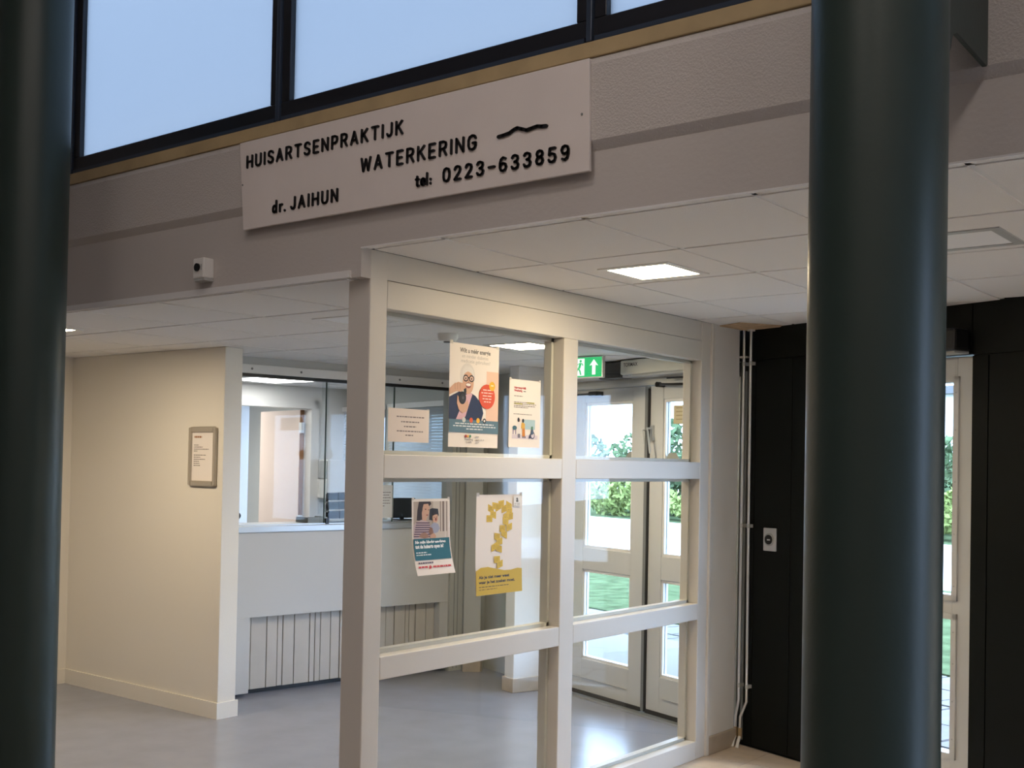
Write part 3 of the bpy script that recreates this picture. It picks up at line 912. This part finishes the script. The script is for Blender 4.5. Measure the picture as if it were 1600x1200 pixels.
# big poster: laughing man with a camera
P = Print(.570, 1.664, .325, .437)
P.text('Wilt u méér energie', .20, .915, .045, (.03, .03, .035), fit=.62, bold=.0005)
P.text('en minder diabetes', .24, .865, .036, (.50, .48, .46), fit=.53)
P.text('medicatie gebruiken?', .22, .818, .036, (.50, .48, .46), fit=.59)
P.rect(.745, .263, 1, .755, (.84, .58, .45))
P.ell(.355, .690, .150, .125, (.74, .70, .67))
P.poly([(0, .265), (0, .475), (.08, .50), (.2, .535), (.30, .52), (.42, .53), (.52, .505), (.6, .46), (.66, .40), (.69, .34), (.65, .265)], (.020, .032, .085))
P.poly([(.14, .265), (.20, .34), (.30, .50), (.42, .53), (.46, .515), (.40, .42), (.33, .30), (.28, .265)], (.72, .45, .52))
P.ell(.37, .625, .112, .112, SKIN)
P.poly([(.26, .66), (.255, .74), (.31, .785), (.40, .785), (.47, .75), (.485, .67), (.46, .715), (.36, .735), (.29, .71)], (.78, .75, .72))
P.ell(.375, .600, .055, .028, (.30, .08, .07)); P.ell(.375, .606, .048, .014, (.9, .85, .82))
for cx in (.32, .435):
    P.ell(cx, .668, .052, .034, (.015, .015, .02)); P.ell(cx, .668, .037, .022, (.70, .48, .38)); P.ell(cx, .665, .012, .010, (.05, .03, .03))
P.rect(.355, .668, .40, .680, (.015, .015, .02))
P.poly([(.375, .665), (.395, .63), (.365, .625)], SKIN2)
P.poly([(0, .495), (0, .555), (.08, .60), (.17, .625), (.28, .615), (.30, .575), (.24, .53), (.14, .535), (.05, .51)], SKIN)
for k in range(3): P.poly([(.10 + .05 * k, .615), (.105 + .05 * k, .55), (.115 + .05 * k, .55), (.112 + .05 * k, .615)], SKIN2)
P.poly([(.16, .50), (.15, .42), (.19, .36), (.26, .325), (.34, .345), (.385, .40), (.36, .46), (.30, .42), (.22, .44)], SKIN)
P.poly([(.28, .56), (.33, .575), (.335, .53), (.29, .50)], (.02, .02, .022))
P.ell(.255, .475, .075, .062, (.012, .012, .014)); P.ell(.262, .472, .048, .040, (.03, .03, .035)); P.ell(.268, .475, .02, .016, (.09, .09, .10))
P.ell(.755, .505, .165, .122, (.72, .09, .035)); P.ell(.858, .612, .062, .046, (.83, .48, .035))
for k, (a, b) in enumerate([(.67, .84), (.635, .875), (.665, .85), (.66, .85), (.69, .83)]):
    P.dash([(a, b, .565 - .029 * k)], (.90, .70, .62), .010, k)
P.dash([(.83, .885, .612)], (.95, .8, .5), .012)
P.rect(0, .142, 1, .266, (.115, .205, .27))
P.dash([(.12, .90, .222), (.08, .94, .198), (.34, .67, .172)], (.72, .76, .80), .011)
for cx, c in ((.29, (.62, .63, .62)), (.435, (.72, .12, .04)), (.575, (.83, .47, .04)), (.705, (.02, .02, .03))):
    P.ell(cx, .264, .035, .025, c)
P.ell(.705, .264, .017, .012, (.85, .82, .8))
for cx, c in ((.335, (.35, .03, .03)), (.375, (.80, .40, .05)), (.42, (.06, .22, .08))): P.ell(cx, .108, .02, .014, c)
P.text('Voeding', .39, .068, .022, (.05, .04, .04), 'CENTER', fit=.17)
P.text('Leeft', .39, .040, .022, (.05, .04, .04), 'CENTER', fit=.11)
P.dash([(.53, .60, .100), (.53, .70, .070), (.53, .60, .045)], (.50, .47, .44), .010)
P.finish('tall poster of a laughing white-haired man holding a camera')

# typed note left of it
P = Print(.214, 1.676, .237, .133)
P.dash([(.20, .88, .74), (.31, .76, .59), (.38, .68, .45), (.21, .85, .31), (.42, .62, .19)], (.22, .18, .17), .035, 9)
P.finish('small landscape note with five typed lines on the upper left pane', 'paper2', 'paper_note', 'note')

# letter with drawing, right
P = Print(.972, 1.672, .230, .303)
P.text('Huisartsenpraktijk', .15, .865, .030, (.45, .05, .05), fit=.38, bold=.0008)
P.text('Waterkering', .15, .822, .030, (.45, .05, .05), fit=.26, bold=.0008)
P.dash([(.44, .52, .824)], (.1, .08, .08), .012)
P.dash([(.15, .42, .750)], (.15, .13, .13), .010, 5)
P.rect(.56, .655, .80, .675, (.62, .58, .06)); P.rect(.15, .632, .42, .652, (.62, .58, .06))
P.dash([(.15, .80, .660), (.15, .85, .636), (.15, .83, .608), (.15, .60, .585)], (.12, .10, .10), .010, 6)
P.dash([(.14, .72, .485)], (.12, .10, .10), .009, 7)
P.rect(.10, .125, .92, .185, (.70, .62, .68)); P.rect(.41, .27, .83, .415, (.42, .58, .64))
P.rect(.12, .19, .15, .27, (.28, .22, .36)); P.rect(.20, .19, .23, .27, (.28, .22, .36)); P.ell(.18, .285, .07, .032, (.05, .13, .18))
P.poly([(.26, .20), (.27, .36), (.31, .385), (.35, .36), (.35, .20)], (.80, .76, .76)); P.ell(.315, .40, .035, .026, (.50, .28, .20))
P.ell(.295, .405, .032, .034, (.02, .02, .03)); P.rect(.28, .14, .31, .20, (.1, .1, .14)); P.rect(.32, .14, .35, .20, (.1, .1, .14))
P.poly([(.38, .28), (.39, .36), (.44, .375), (.50, .35), (.50, .28)], (.70, .40, .06)); P.poly([(.42, .16), (.42, .28), (.50, .28), (.51, .16)], (.62, .22, .02))
P.ell(.44, .395, .033, .03, (.02, .02, .03)); P.rect(.43, .14, .46, .165, (.02, .02, .05)); P.rect(.49, .14, .52, .165, (.02, .02, .05))
P.ell(.75, .185, .07, .055, (.05, .05, .12)); P.ell(.75, .185, .05, .04, (.70, .62, .68)); P.poly([(.68, .20), (.70, .27), (.76, .28), (.79, .22), (.74, .19)], (.06, .10, .18))
P.ell(.73, .295, .03, .024, (.08, .22, .12)); P.poly([(.62, .14), (.66, .20), (.70, .20), (.69, .14)], (.04, .04, .10))
P.finish('white letter with red heading and a small drawing of people', 'paper', 'paper_letter', 'letter')

# mother and baby poster
P = Print(.358, 1.143, .229, .306, curl=.030, skew=.012)
P.rect(.04, .475, .96, .965, (.46, .38, .32))
P.rect(.55, .475, .96, .965, (.62, .55, .48))
for a, b in ((.735, .755), (.80, .845), (.90, .92)): P.rect(a, .56, b, .965, (.20, .15, .13))
P.rect(.86, .475, .89, .965, (.72, .66, .60))
P.poly([(.12, .72), (.14, .85), (.18, .965), (.48, .965), (.50, .93), (.44, .90), (.40, .80), (.34, .73), (.22, .71)], DARKHAIR)
P.poly([(.44, .72), (.46, .86), (.52, .875), (.68, .865), (.70, .78), (.62, .70)], (.025, .02, .022))
P.poly([(.26, .73), (.25, .84), (.30, .93), (.42, .935), (.455, .88), (.43, .80), (.38, .74), (.36, .70), (.27, .71)], SKIN)
P.poly([(.18, .965), (.28, .965), (.27, .86), (.23, .76), (.16, .80)], DARKHAIR)
P.ell(.35, .862, .022, .007, (.10, .05, .04)); P.ell(.43, .852, .014, .006, (.10, .05, .04)); P.ell(.39, .785, .03, .009, (.38, .12, .10))
P.poly([(.04, .475), (.04, .66), (.12, .70), (.24, .725), (.40, .70), (.50, .63), (.50, .52), (.42, .475)], (.58, .45, .46))
for k in range(7):
    y = .50 + .03 * k
    P.poly([(.04 + .01 * k, y), (.48 - .01 * abs(k - 3), y - .008), (.48 - .01 * abs(k - 3), y + .006), (.04 + .01 * k, y + .014)], (.09, .05, .10))
P.ell(.60, .745, .075, .072, SKIN); P.poly([(.52, .77), (.54, .82), (.62, .825), (.67, .79), (.60, .79)], DARKHAIR)
P.ell(.615, .725, .022, .022, (.25, .06, .06)); P.ell(.57, .752, .012, .006, (.1, .05, .04)); P.ell(.635, .755, .012, .006, (.1, .05, .04))
P.poly([(.45, .60), (.50, .665), (.58, .685), (.68, .66), (.72, .60), (.66, .55), (.52, .53)], (.38, .40, .52))
P.poly([(.42, .56), (.46, .625), (.52, .61), (.55, .55), (.48, .50)], (.28, .15, .11))
P.poly([(.16, .50), (.22, .545), (.32, .56), (.40, .53), (.44, .49), (.30, .475)], (.40, .22, .16))
P.poly([(.45, .475), (.47, .52), (.56, .545), (.62, .50), (.60, .475)], (.62, .36, .25))
P.rect(.02, .195, .965, .475, (.015, .135, .185))
P.text('Na mijn klacht wachten', .06, .405, .046, (.85, .87, .88), fit=.80, bold=.0011)
P.text('tot de huisarts open is?', .06, .350, .046, (.85, .87, .88), fit=.74, bold=.0011)
P.dash([(.06, .34, .285), (.06, .46, .255)], (.70, .78, .80), .014, 3)
P.dash([(.08, .46, .150)], (.10, .07, .14), .018, 4)
P.dash([(.06, .30, .095), (.44, .92, .092)], (.62, .06, .07), .022, 5)
P.poly([(.33, .105), (.37, .13), (.37, .09), (.33, .07)], (.60, .03, .05)); P.poly([(.375, .13), (.40, .10), (.37, .075)], (.50, .02, .05))
P.finish('curling poster of a mother in a striped top holding her baby')

# question mark poster
P = Print(.760, 1.030, .319, .432, curl=.006)
YEL, YE2 = (.72, .50, .055), (.64, .43, .04)
notes = [(.31, .855), (.40, .885), (.53, .905), (.47, .875), (.36, .80), (.28, .76), (.60, .855), (.70, .885), (.71, .83), (.73, .775), (.64, .78), (.63, .725), (.565, .655),
         (.71, .665), (.60, .60), (.45, .575), (.50, .525), (.39, .475), (.49, .455), (.45, .345), (.51, .295)]
for k, (a, b) in enumerate(notes):
    t = (k * 37 % 7 - 3) * .006
    P.poly([(a - .062, b - .034 - t), (a + .062, b - .034 + t), (a + .062, b + .034 + t), (a - .062, b + .034 - t)], YEL if k % 3 else YE2)
    P.dash([(a - .04, a + .04, b + .012), (a - .045, a + .03, b - .002), (a - .04, a + .035, b - .016)], (.36, .24, .03), .004, k)
P.poly([(0, 0), (1, 0), (1, .235), (.9, .243), (.75, .23), (.6, .232), (.42, .255), (.25, .278), (.1, .275), (0, .245)], (.62, .42, .035))
P.text('Als je niet meer weet', .06, .165, .030, (.03, .03, .03), fit=.66, bold=.0007)
P.text('waar je het zoeken moet.', .06, .115, .030, (.03, .03, .03), fit=.78, bold=.0007)
P.dash([(.06, .70, .078)], (.14, .10, .03), .008, 3)
P.dash([(.06, .20, .052), (.22, .44, .052)], (.20, .12, .03), .007, 3)
P.rect(.79, .875, .955, .985, (.85, .83, .81))
P.text('a', .872, .925, .060, (.02, .02, .025), 'CENTER', bold=.0012)
P.dash([(.81, .93, .905), (.81, .93, .888)], (.2, .18, .18), .005, 8)
P.finish('white and yellow poster with a question mark made of sticky notes')

# ------------------------------------------------------------------ reception counter
C = thing('reception_counter', D(.95, 0, 0), 'pale grey reception counter with slatted recess under the glass', 'counter')
SL = 1.798
box('upper_panel', (-.30, -.12, .53), (SL, 0, 1.10), M['counter'], C, D, bevel=.002)
box('end_panel', (-.30, -.12, .025), (.105, 0, .53), M['counter'], C, D, bevel=.002)
box('end_panel', (1.715, -.12, .025), (SL, 0, .53), M['counter'], C, D, bevel=.002)
box('back_board', (.105, -.12, .03), (1.715, -.10, .53), M['brown'], C, D)
ss = [.108, .147, .270, .354, .396, .486, .609, .652, .698, .783, .86, .90, 1.0, 1.06, 1.17, 1.26, 1.337, 1.437, 1.475, 1.533, 1.63, 1.713]
for k in range(len(ss) - 1):
    MB().box((ss[k] + .003, -.10, .035 + random.uniform(0, .004)), (ss[k + 1] - .003, -.055 - random.uniform(0, .008), .528), M['plank'], D).build('plank', C, bevel=.002)
box('plinth', (-.30, -.14, 0), (SL, -.12, .03), M['black'], C, D)
box('ledge', (-.30, -.40, 1.10), (SL - .003, .012, 1.145), M['alu'], C, D, bevel=.004)
box('desk_top', (-.24, -.95, .98), (SL - .05, -.40, 1.01), M['counter'], C, D)
# counter glazing and shutter box
G = thing('counter_glazing', D(.95, -.05, 1.145), 'sliding glass panes above the reception counter', 'window')
for a, b, q in ((-.30, .72, -.05), (.68, 1.30, -.075), (1.28, 1.80, -.05)):
    box('glass_pane', (a, q - .004, 1.150), (b, q + .004, 2.150), M['counter_glass'], G, D)
for s_ in (.70, 1.29):
    box('pane_edge', (s_ - .003, -.056, 1.15), (s_ + .003, -.044, 2.150), flat('glass_edge', (.10, .15, .14)), G, D)
box('floor_channel', (-.30, -.09, 1.145), (1.80, -.035, 1.152), M['alu'], G, D)
box('stop_block', (.705, -.06, 1.145), (.73, -.03, 1.185), M['black'], G, D)
MB().tube([D(.005, -.046, 1.215), D(.005, -.01, 1.215)], .022, M['black'], 16).build('lock_knob', G)
B_ = thing('shutter_box', D(.95, -.03, 2.165), 'white roller shutter box with screws above the counter glass', 'shutter')
box('cover', (-.30, -.10, 2.172), (1.797, -.0, 2.232), M['white'], B_, D, bevel=.003)
box('bottom_bar', (-.30, -.07, 2.150), (1.797, -.012, 2.172), M['black'], B_, D)
for s_ in (.08, .46, .9, 1.3, 1.7):
    MB().tube([D(s_, 0, 2.203), D(s_, .003, 2.203)], .008, M['grey_strip'], 10).build('screw', B_)
tag(box('trim_8', (-.30, -.11, 2.232), (SL, -.03, 2.285), M['counter'], None, D), 'grey header strip above the shutter box', 'trim', kind='structure')
gp = thing('shutter_guide', D(1.87, -.03, 0), 'grey vertical guide rail with dark slot at the far counter end', 'rail')
box('profile', (1.80, -.11, .0), (1.925, .02, 2.285), M['facade_white'], gp, D)
box('groove', (1.838, .0195, .02), (1.842, .0215, 2.2), M['grey_strip'], gp, D)
box('groove', (1.872, .0195, .02), (1.876, .0215, 2.2), M['grey_strip'], gp, D)
box('slot', (1.925, -.10, .0), (1.965, -.02, 2.285), M['black'], gp, D)
sw = thing('wall_switch', F(-2.62, -.02, 1.2), 'small square wall plate with black centre beside the counter end', 'switch')
box('plate', (-2.70, -.012, 1.19), (-2.62, .0, 1.275), M['grey'], sw, F, bevel=.003)
MB().tube([F(-2.66, -.012, 1.232), F(-2.66, -.018, 1.232)], .018, M['black'], 14).build('knob', sw)

# ------------------------------------------------------------------ reception room
BD = -2.5
bw = MB()
bw.box((-1.5, BD - .12, 0), (.9, BD, 2.285), M['white_wall'], D)
bw.box((2.09, BD - .12, 0), (2.6, BD, 2.285), M['white_wall'], D)
bw.box((.9, BD - .12, 2.10), (2.09, BD, 2.285), M['white_wall'], D)
tag(bw.build('wall_office'), 'white rear wall of the reception office with a doorway', 'wall', kind='structure')
d3 = thing('door_3', D(1.45, BD, 0), 'white door frame with pale wooden door standing open behind the counter', 'door', kind='structure')
f3 = MB()
for a, b, c, d in ((.86, .94, 0, 2.16), (2.078, 2.165, 0, 2.16), (.86, 2.165, 2.08, 2.16)):
    f3.box((a, BD - .13, c), (b, BD + .02, d), M['white'], D)
f3.build('door_frame', d3, bevel=.003)
# leaf swung back into the next room
hx, hy, _ = D(2.072, BD - .10, 0)
ang = R(166)
def Lf(a, t, z):
    return (hx + a * math.cos(ang) - t * math.sin(ang), hy + a * math.sin(ang) + t * math.cos(ang), z)
lf = box('door_leaf', (.012, 0, .01), (.86, .04, 2.07), M['leaf'], d3, Lf, bevel=.002)
box('leaf_edge', (.0, .0, .01), (.012, .04, 2.07), M['woodedge'], lf, Lf)
for z in (.35, 1.02, 1.90):
    MB().box((-.03, .012, z - .05), (.02, .045, z + .05), M['steel'], Lf).build('hinge', lf)
# corridor beyond
cr = MB()
cr.box((-2, BD - 3.2, 0), (4.2, BD - 3.1, 2.5), M['white_wall'], D)
cr.box((4.1, BD - 3.2, 0), (4.2, BD, 2.5), M['white_wall'], D)
cr.box((-2, BD - 3.2, 0), (-1.9, BD, 2.5), M['white_wall'], D)
tag(cr.build('wall_corridor'), 'white corridor walls behind the open office door', 'wall', kind='structure')
tag(box('floor', (-2, BD - 3.2, -.05), (4.2, BD, .002), M['vinyl'], None, D), 'grey floor of the corridor behind the office', 'floor', kind='structure')
cl = thing('ceiling_light', D(1.2, BD - 1.6, 2.28), 'corridor panel light behind the open office door', 'light')
box('diffuser', (.6, BD - 2.2, 2.278), (1.8, BD - 1.0, 2.284), M['lamp_corridor'], cl, D)
box('frame', (.57, BD - 2.23, 2.281), (1.83, BD - .97, 2.2845), M['white'], cl, D)

# windows in the facade behind the reception, with closed blinds
for n, (u0, u1) in enumerate(WIN):
    wn = thing('window_%d' % (13 + n), F(u0, .05, .97), ['office window with blind left behind the screen post', 'office window with blind seen through the left screen panes'][n], 'window', kind='structure')
    f = MB()
    for a, b, c, d in ((u0, u0 + .06, .97, 2.06), (u1 - .06, u1, .97, 2.06), (u0, u1, .97, 1.03), (u0, u1, 2.0, 2.06), ((u0 + u1) / 2 - .03, (u0 + u1) / 2 + .03, .97, 2.06)):
        f.box((a, .03, c), (b, .09, d), M['white'], F)
    f.build('window_frame', wn, bevel=.003)
    box('glass_pane', (u0 + .05, .055, 1.02), (u1 - .05, .061, 2.01), M['outer_glass'], wn, F)
    bl = thing('window_blind', F(u0, -.02, 1.0), ['closed pale slatted blind left behind the counter glass', 'closed pale slatted blind behind the left screen panes'][n], 'blind')
    s_ = MB()
    for k in range(42):
        z = 1.0 + k * .0255
        i = len(s_.v)
        pts = [F(u0 - .02, -.030, z), F(u1 + .02, -.030, z), F(u1 + .02, -.014, z + .0235), F(u0 - .02, -.014, z + .0235)]
        s_.face(pts, M['blind'])
    tag(s_.build('slats', bl), kind='stuff')
    box('head_box', (u0 - .02, -.05, 2.065), (u1 + .02, -.005, 2.11), M['white'], bl, F)
    box('bottom_bar', (u0 - .02, -.035, .985), (u1 + .02, -.012, 1.0), M['white'], bl, F)

# things on and behind the counter
lr = thing('leaflet_rack', D(.80, -.25, 1.145), 'dark leaflet rack on the counter left of the screen post', 'rack')
for k in range(3):
    z = 1.15 + k * .065
    q = -.20 - k * .055
    x0 = .845 + .028 * k
    box('tray', (x0, q - .06, z), (1.12, q, z + .010), M['white'], lr, D)
    box('tray_lip', (x0, q - .004, z), (1.12, q, z + .022), M['white'], lr, D)
    box('leaflet', (x0 + .012, q - .045, z + .012), (x0 + .10, q - .03, z + .075), [M['navy'], M['black'], M['black']][k], lr, D)
    box('leaflet', (x0 + .112, q - .05, z + .012), (1.11, q - .035, z + .078), M['black'], lr, D)
box('back_plate', (.93, -.39, 1.145), (1.12, -.375, 1.345), M['black'], lr, D)
pt = thing('paper_tray', D(.72, -.2, 1.145), 'grey paper tray on the counter left of the leaflet rack', 'tray')
box('tray_base', (.66, -.36, 1.145), (.825, -.20, 1.155), M['grey'], pt, D)
box('tray_rim', (.66, -.215, 1.155), (.825, -.20, 1.185), M['grey'], pt, D)
for a, b in ((.66, .668), (.817, .825)): box('tray_side', (a, -.36, 1.155), (b, -.215, 1.185), M['grey'], pt, D)
bx = thing('wall_cabinet', F(-5.3, -.2, 1.2), 'white wall cabinet in the office just left of the screen post', 'cabinet')
box('carcass', (-5.50, -.30, 1.23), (-5.12, -.05, 1.60), M['white'], bx, F, bevel=.004)
box('door', (-5.50, -.315, 1.24), (-5.12, -.302, 1.415), M['white'], bx, F, bevel=.003)
box('door', (-5.50, -.315, 1.425), (-5.12, -.302, 1.59), M['grey'], bx, F, bevel=.003)
ch = thing('office_chair', D(.2, -1.2, .0), 'navy office chair behind the counter at its left end', 'chair')
box('seat', (-.02, -1.5, .52), (.46, -1.05, .60), M['navy'], ch, D, bevel=.02)
box('backrest', (.02, -1.08, .72), (.42, -1.02, 1.20), M['navy'], ch, D, bevel=.02)
MB().tube([D(.22, -1.28, .52), D(.22, -1.28, .08)], .03, M['grey'], 12).tube([D(.22, -1.05, .56), D(.22, -1.03, .80)], .02, M['grey'], 8).build('stem', ch)
for k in range(5):
    t = k * 2 * math.pi / 5
    MB().tube([D(.22, -1.28, .09), D(.22 + .28 * math.cos(t), -1.28 + .28 * math.sin(t), .045)], .018, M['black'], 8).tube([D(.22 + .28 * math.cos(t), -1.28 + .28 * math.sin(t), .0), D(.22 + .28 * math.cos(t), -1.28 + .28 * math.sin(t), .05)], .022, M['black'], 8).build('leg', ch)
mo = thing('monitor', D(1.42, -.35, 1.145), 'dark back of a computer monitor on the counter behind the posters', 'monitor')
box('shell', (1.47, -.34, 1.16), (1.70, -.31, 1.315), M['screen'], mo, D, bevel=.006)
box('foot', (1.53, -.38, 1.145), (1.65, -.26, 1.152), M['screen'], mo, D)
box('neck', (1.575, -.345, 1.152), (1.605, -.33, 1.20), M['screen'], mo, D)
nt_ = thing('paper_note', D(1.20, -.04, 1.16), 'white typed sheet taped to the counter glass behind the screen post', 'note')
box('sheet', (1.13, -.0455, 1.18), (1.295, -.0445, 1.42), M['white'], nt_, D)
g = MB()
fnD = lambda a, z: D(a, -.0438, z)
dashes(g, fnD, [(1.15, 1.20, 1.40), (1.15, 1.27, 1.365), (1.15, 1.26, 1.345), (1.15, 1.275, 1.325), (1.15, 1.26, 1.305), (1.15, 1.27, 1.285), (1.15, 1.22, 1.265)], flat('greytext', (.16, .13, .12)), .005, 5)
g.build('printed_text', nt_)
wb = thing('wall_board', D(.72, BD, 1.2), 'narrow dark framed board on the office wall left of the doorway', 'picture')
box('frame', (.60, BD + .0, 1.42), (.86, BD + .035, 2.0), M['black'], wb, D)
box('picture', (.62, BD + .035, 1.44), (.84, BD + .038, 1.98), M['grey_strip'], wb, D)

# ------------------------------------------------------------------ outdoors
def ground(name, v0, v1, m_, label, z=-.06):
    g = MB()
    g.box((-45, v0, z - .2), (14, v1, z), m_, F)
    return tag(g.build(name), label, name.split('_')[-1], kind='structure')
pv = ground('paving', .14, 3.35, M['joint'], 'grey slab paving outside the entrance', -.075)
for i in range(26):
    for j in range(6):
        u0 = -7.2 + i * .40 + (.2 if j % 2 else 0)
        v0 = .16 + j * .53
        MB().box((u0 + .014, v0 + .014, -.075), (u0 + .386, v0 + .516, -.058 + random.uniform(-.002, .003)), M['paving'], F).build('paving_slab', pv)
ground('lawn', 3.35, 9.05, M['grass'], 'green lawn beyond the paving', -.05)
ground('road', 9.05, 17.9, M['road'], 'pale road beyond the lawn', -.06)
ground('verge', 17.9, 60, M['grass'], 'planted strip beyond the road', -.05)

def foliage(name, cu, cv, ru, rv, h, m_, label, n=1600, leafsize=.12, seed=1, trunk=0.0, cat='bush', group=None, z0=-.05):
    rnd = random.Random(seed)
    o = thing(name, F(cu, cv, z0), label, cat, group)
    mb = MB()
    k = mb.m(m_)
    lumps = [(rnd.uniform(-.7, .7) * ru, rnd.uniform(-.7, .7) * rv, trunk + (h - trunk) * rnd.uniform(.25, .75), rnd.uniform(.35, .6)) for _ in range(9)]
    for q in range(n):
        a, b, c, s = lumps[q % 9]
        d = Vector((rnd.gauss(0, 1), rnd.gauss(0, 1), rnd.gauss(0, 1))).normalized() * rnd.uniform(.7, 1.0)
        p = Vector(F(cu + a + d.x * ru * s, cv + b + d.y * rv * s, max(z0 + .05, z0 + c + d.z * (h - trunk) * s * .55)))
        t1 = Vector((rnd.gauss(0, 1), rnd.gauss(0, 1), rnd.gauss(0, 1))).normalized() * leafsize * rnd.uniform(.6, 1.3)
        t2 = t1.cross(Vector((rnd.gauss(0, 1), rnd.gauss(0, 1), rnd.gauss(0, 1)))).normalized() * leafsize * .5
        i = len(mb.v)
        mb.v += [tuple(p - t1), tuple(p + t2), tuple(p + t1), tuple(p - t2)]
        mb.f.append([i, i + 1, i + 2, i + 3]); mb.mi.append(k)
    tag(mb.build('foliage', o), kind='stuff')
    st = MB()
    if trunk:
        st.tube([F(cu, cv, z0), F(cu + .1, cv, z0 + trunk * .6), F(cu, cv + .1, z0 + h * .6)], [.16, .12, .05], M['bark'], 8)
    for q in range(4):
        st.tube([F(cu, cv, z0 + trunk * .8), F(cu + rnd.uniform(-.6, .6) * ru, cv + rnd.uniform(-.6, .6) * rv, z0 + h * .65)], [.05, .02], M['bark'], 6)
    st.build('stem', o)
    return o
def hedge(name, rows, m_, label, leafsize, seed):
    # one long planting nobody could count: a mass of leaves
    rnd = random.Random(seed)
    mb = MB()
    k = mb.m(m_)
    for (cu, cv, ru, rv, h, n) in rows:
        lumps = [(rnd.uniform(-.8, .8) * ru, rnd.uniform(-.7, .7) * rv, h * rnd.uniform(.15, .75), rnd.uniform(.35, .6)) for _ in range(9)]
        for q in range(n):
            a, b, c, s_ = lumps[q % 9]
            d = Vector((rnd.gauss(0, 1), rnd.gauss(0, 1), rnd.gauss(0, 1))).normalized() * rnd.uniform(.7, 1.0)
            p = Vector(F(cu + a + d.x * ru * s_, cv + b + d.y * rv * s_, max(0, c + d.z * h * s_ * .55)))
            t1 = Vector((rnd.gauss(0, 1), rnd.gauss(0, 1), rnd.gauss(0, 1))).normalized() * leafsize * rnd.uniform(.6, 1.3)
            t2 = t1.cross(Vector((rnd.gauss(0, 1), rnd.gauss(0, 1), rnd.gauss(0, 1)))).normalized() * leafsize * .5
            i = len(mb.v)
            mb.v += [tuple(p - t1), tuple(p + t2), tuple(p + t1), tuple(p - t2)]
            mb.f.append([i, i + 1, i + 2, i + 3]); mb.mi.append(k)
    return tag(mb.build(name), label, 'hedge', kind='stuff')
hedge('hedge', [(-27 + k * 2.2, 21 + (k % 2) * .6, 1.8, 1.2, 2.9 + .5 * math.sin(k * 2.1), 1700) for k in range(11)], M['bush'], 'tall dark green hedge across the pale road', .16, 10)
hedge('shrub_border', [(-26 + k * 1.8, 18.9, 1.1, .6, 1.2 + .25 * math.sin(k * 1.7), 750) for k in range(13)], M['bush2'], 'low yellow green shrub border along the far road edge', .11, 40)
foliage('tree', -24.6, 26.5, 2.6, 2.2, 6.2, M['bush'], 'taller green tree behind the bushes at the left door pane', 2600, .2, 77, 1.8, 'tree')
hs = thing('house', F(-16, 38, 0), 'pale house far beyond the bushes seen through the right door pane', 'house')
box('wall', (-26, 34, -.05), (-6, 42, 4.6), M['house'], hs, F)
for u in (-22.5, -20.3, -18.2, -16.0, -13.8, -11.5):
    fo = box('window', (u, 33.93, 2.0), (u + 1.2, 34.02, 3.2), M['grey'], hs, F)
    box('window_pane', (u + .08, 33.9, 2.08), (u + 1.12, 33.935, 3.12), M['screen'], fo, F)
box('roof', (-26.4, 33.6, 4.6), (-5.6, 42.4, 4.9), M['roof'], hs, F)

# ------------------------------------------------------------------ tidy
for o in list(bpy.data.objects):
    if '_o' in o:
        del o['_o']
    if o.name.startswith(('printed_text', 'bead_screws')):
        o['kind'] = 'stuff'
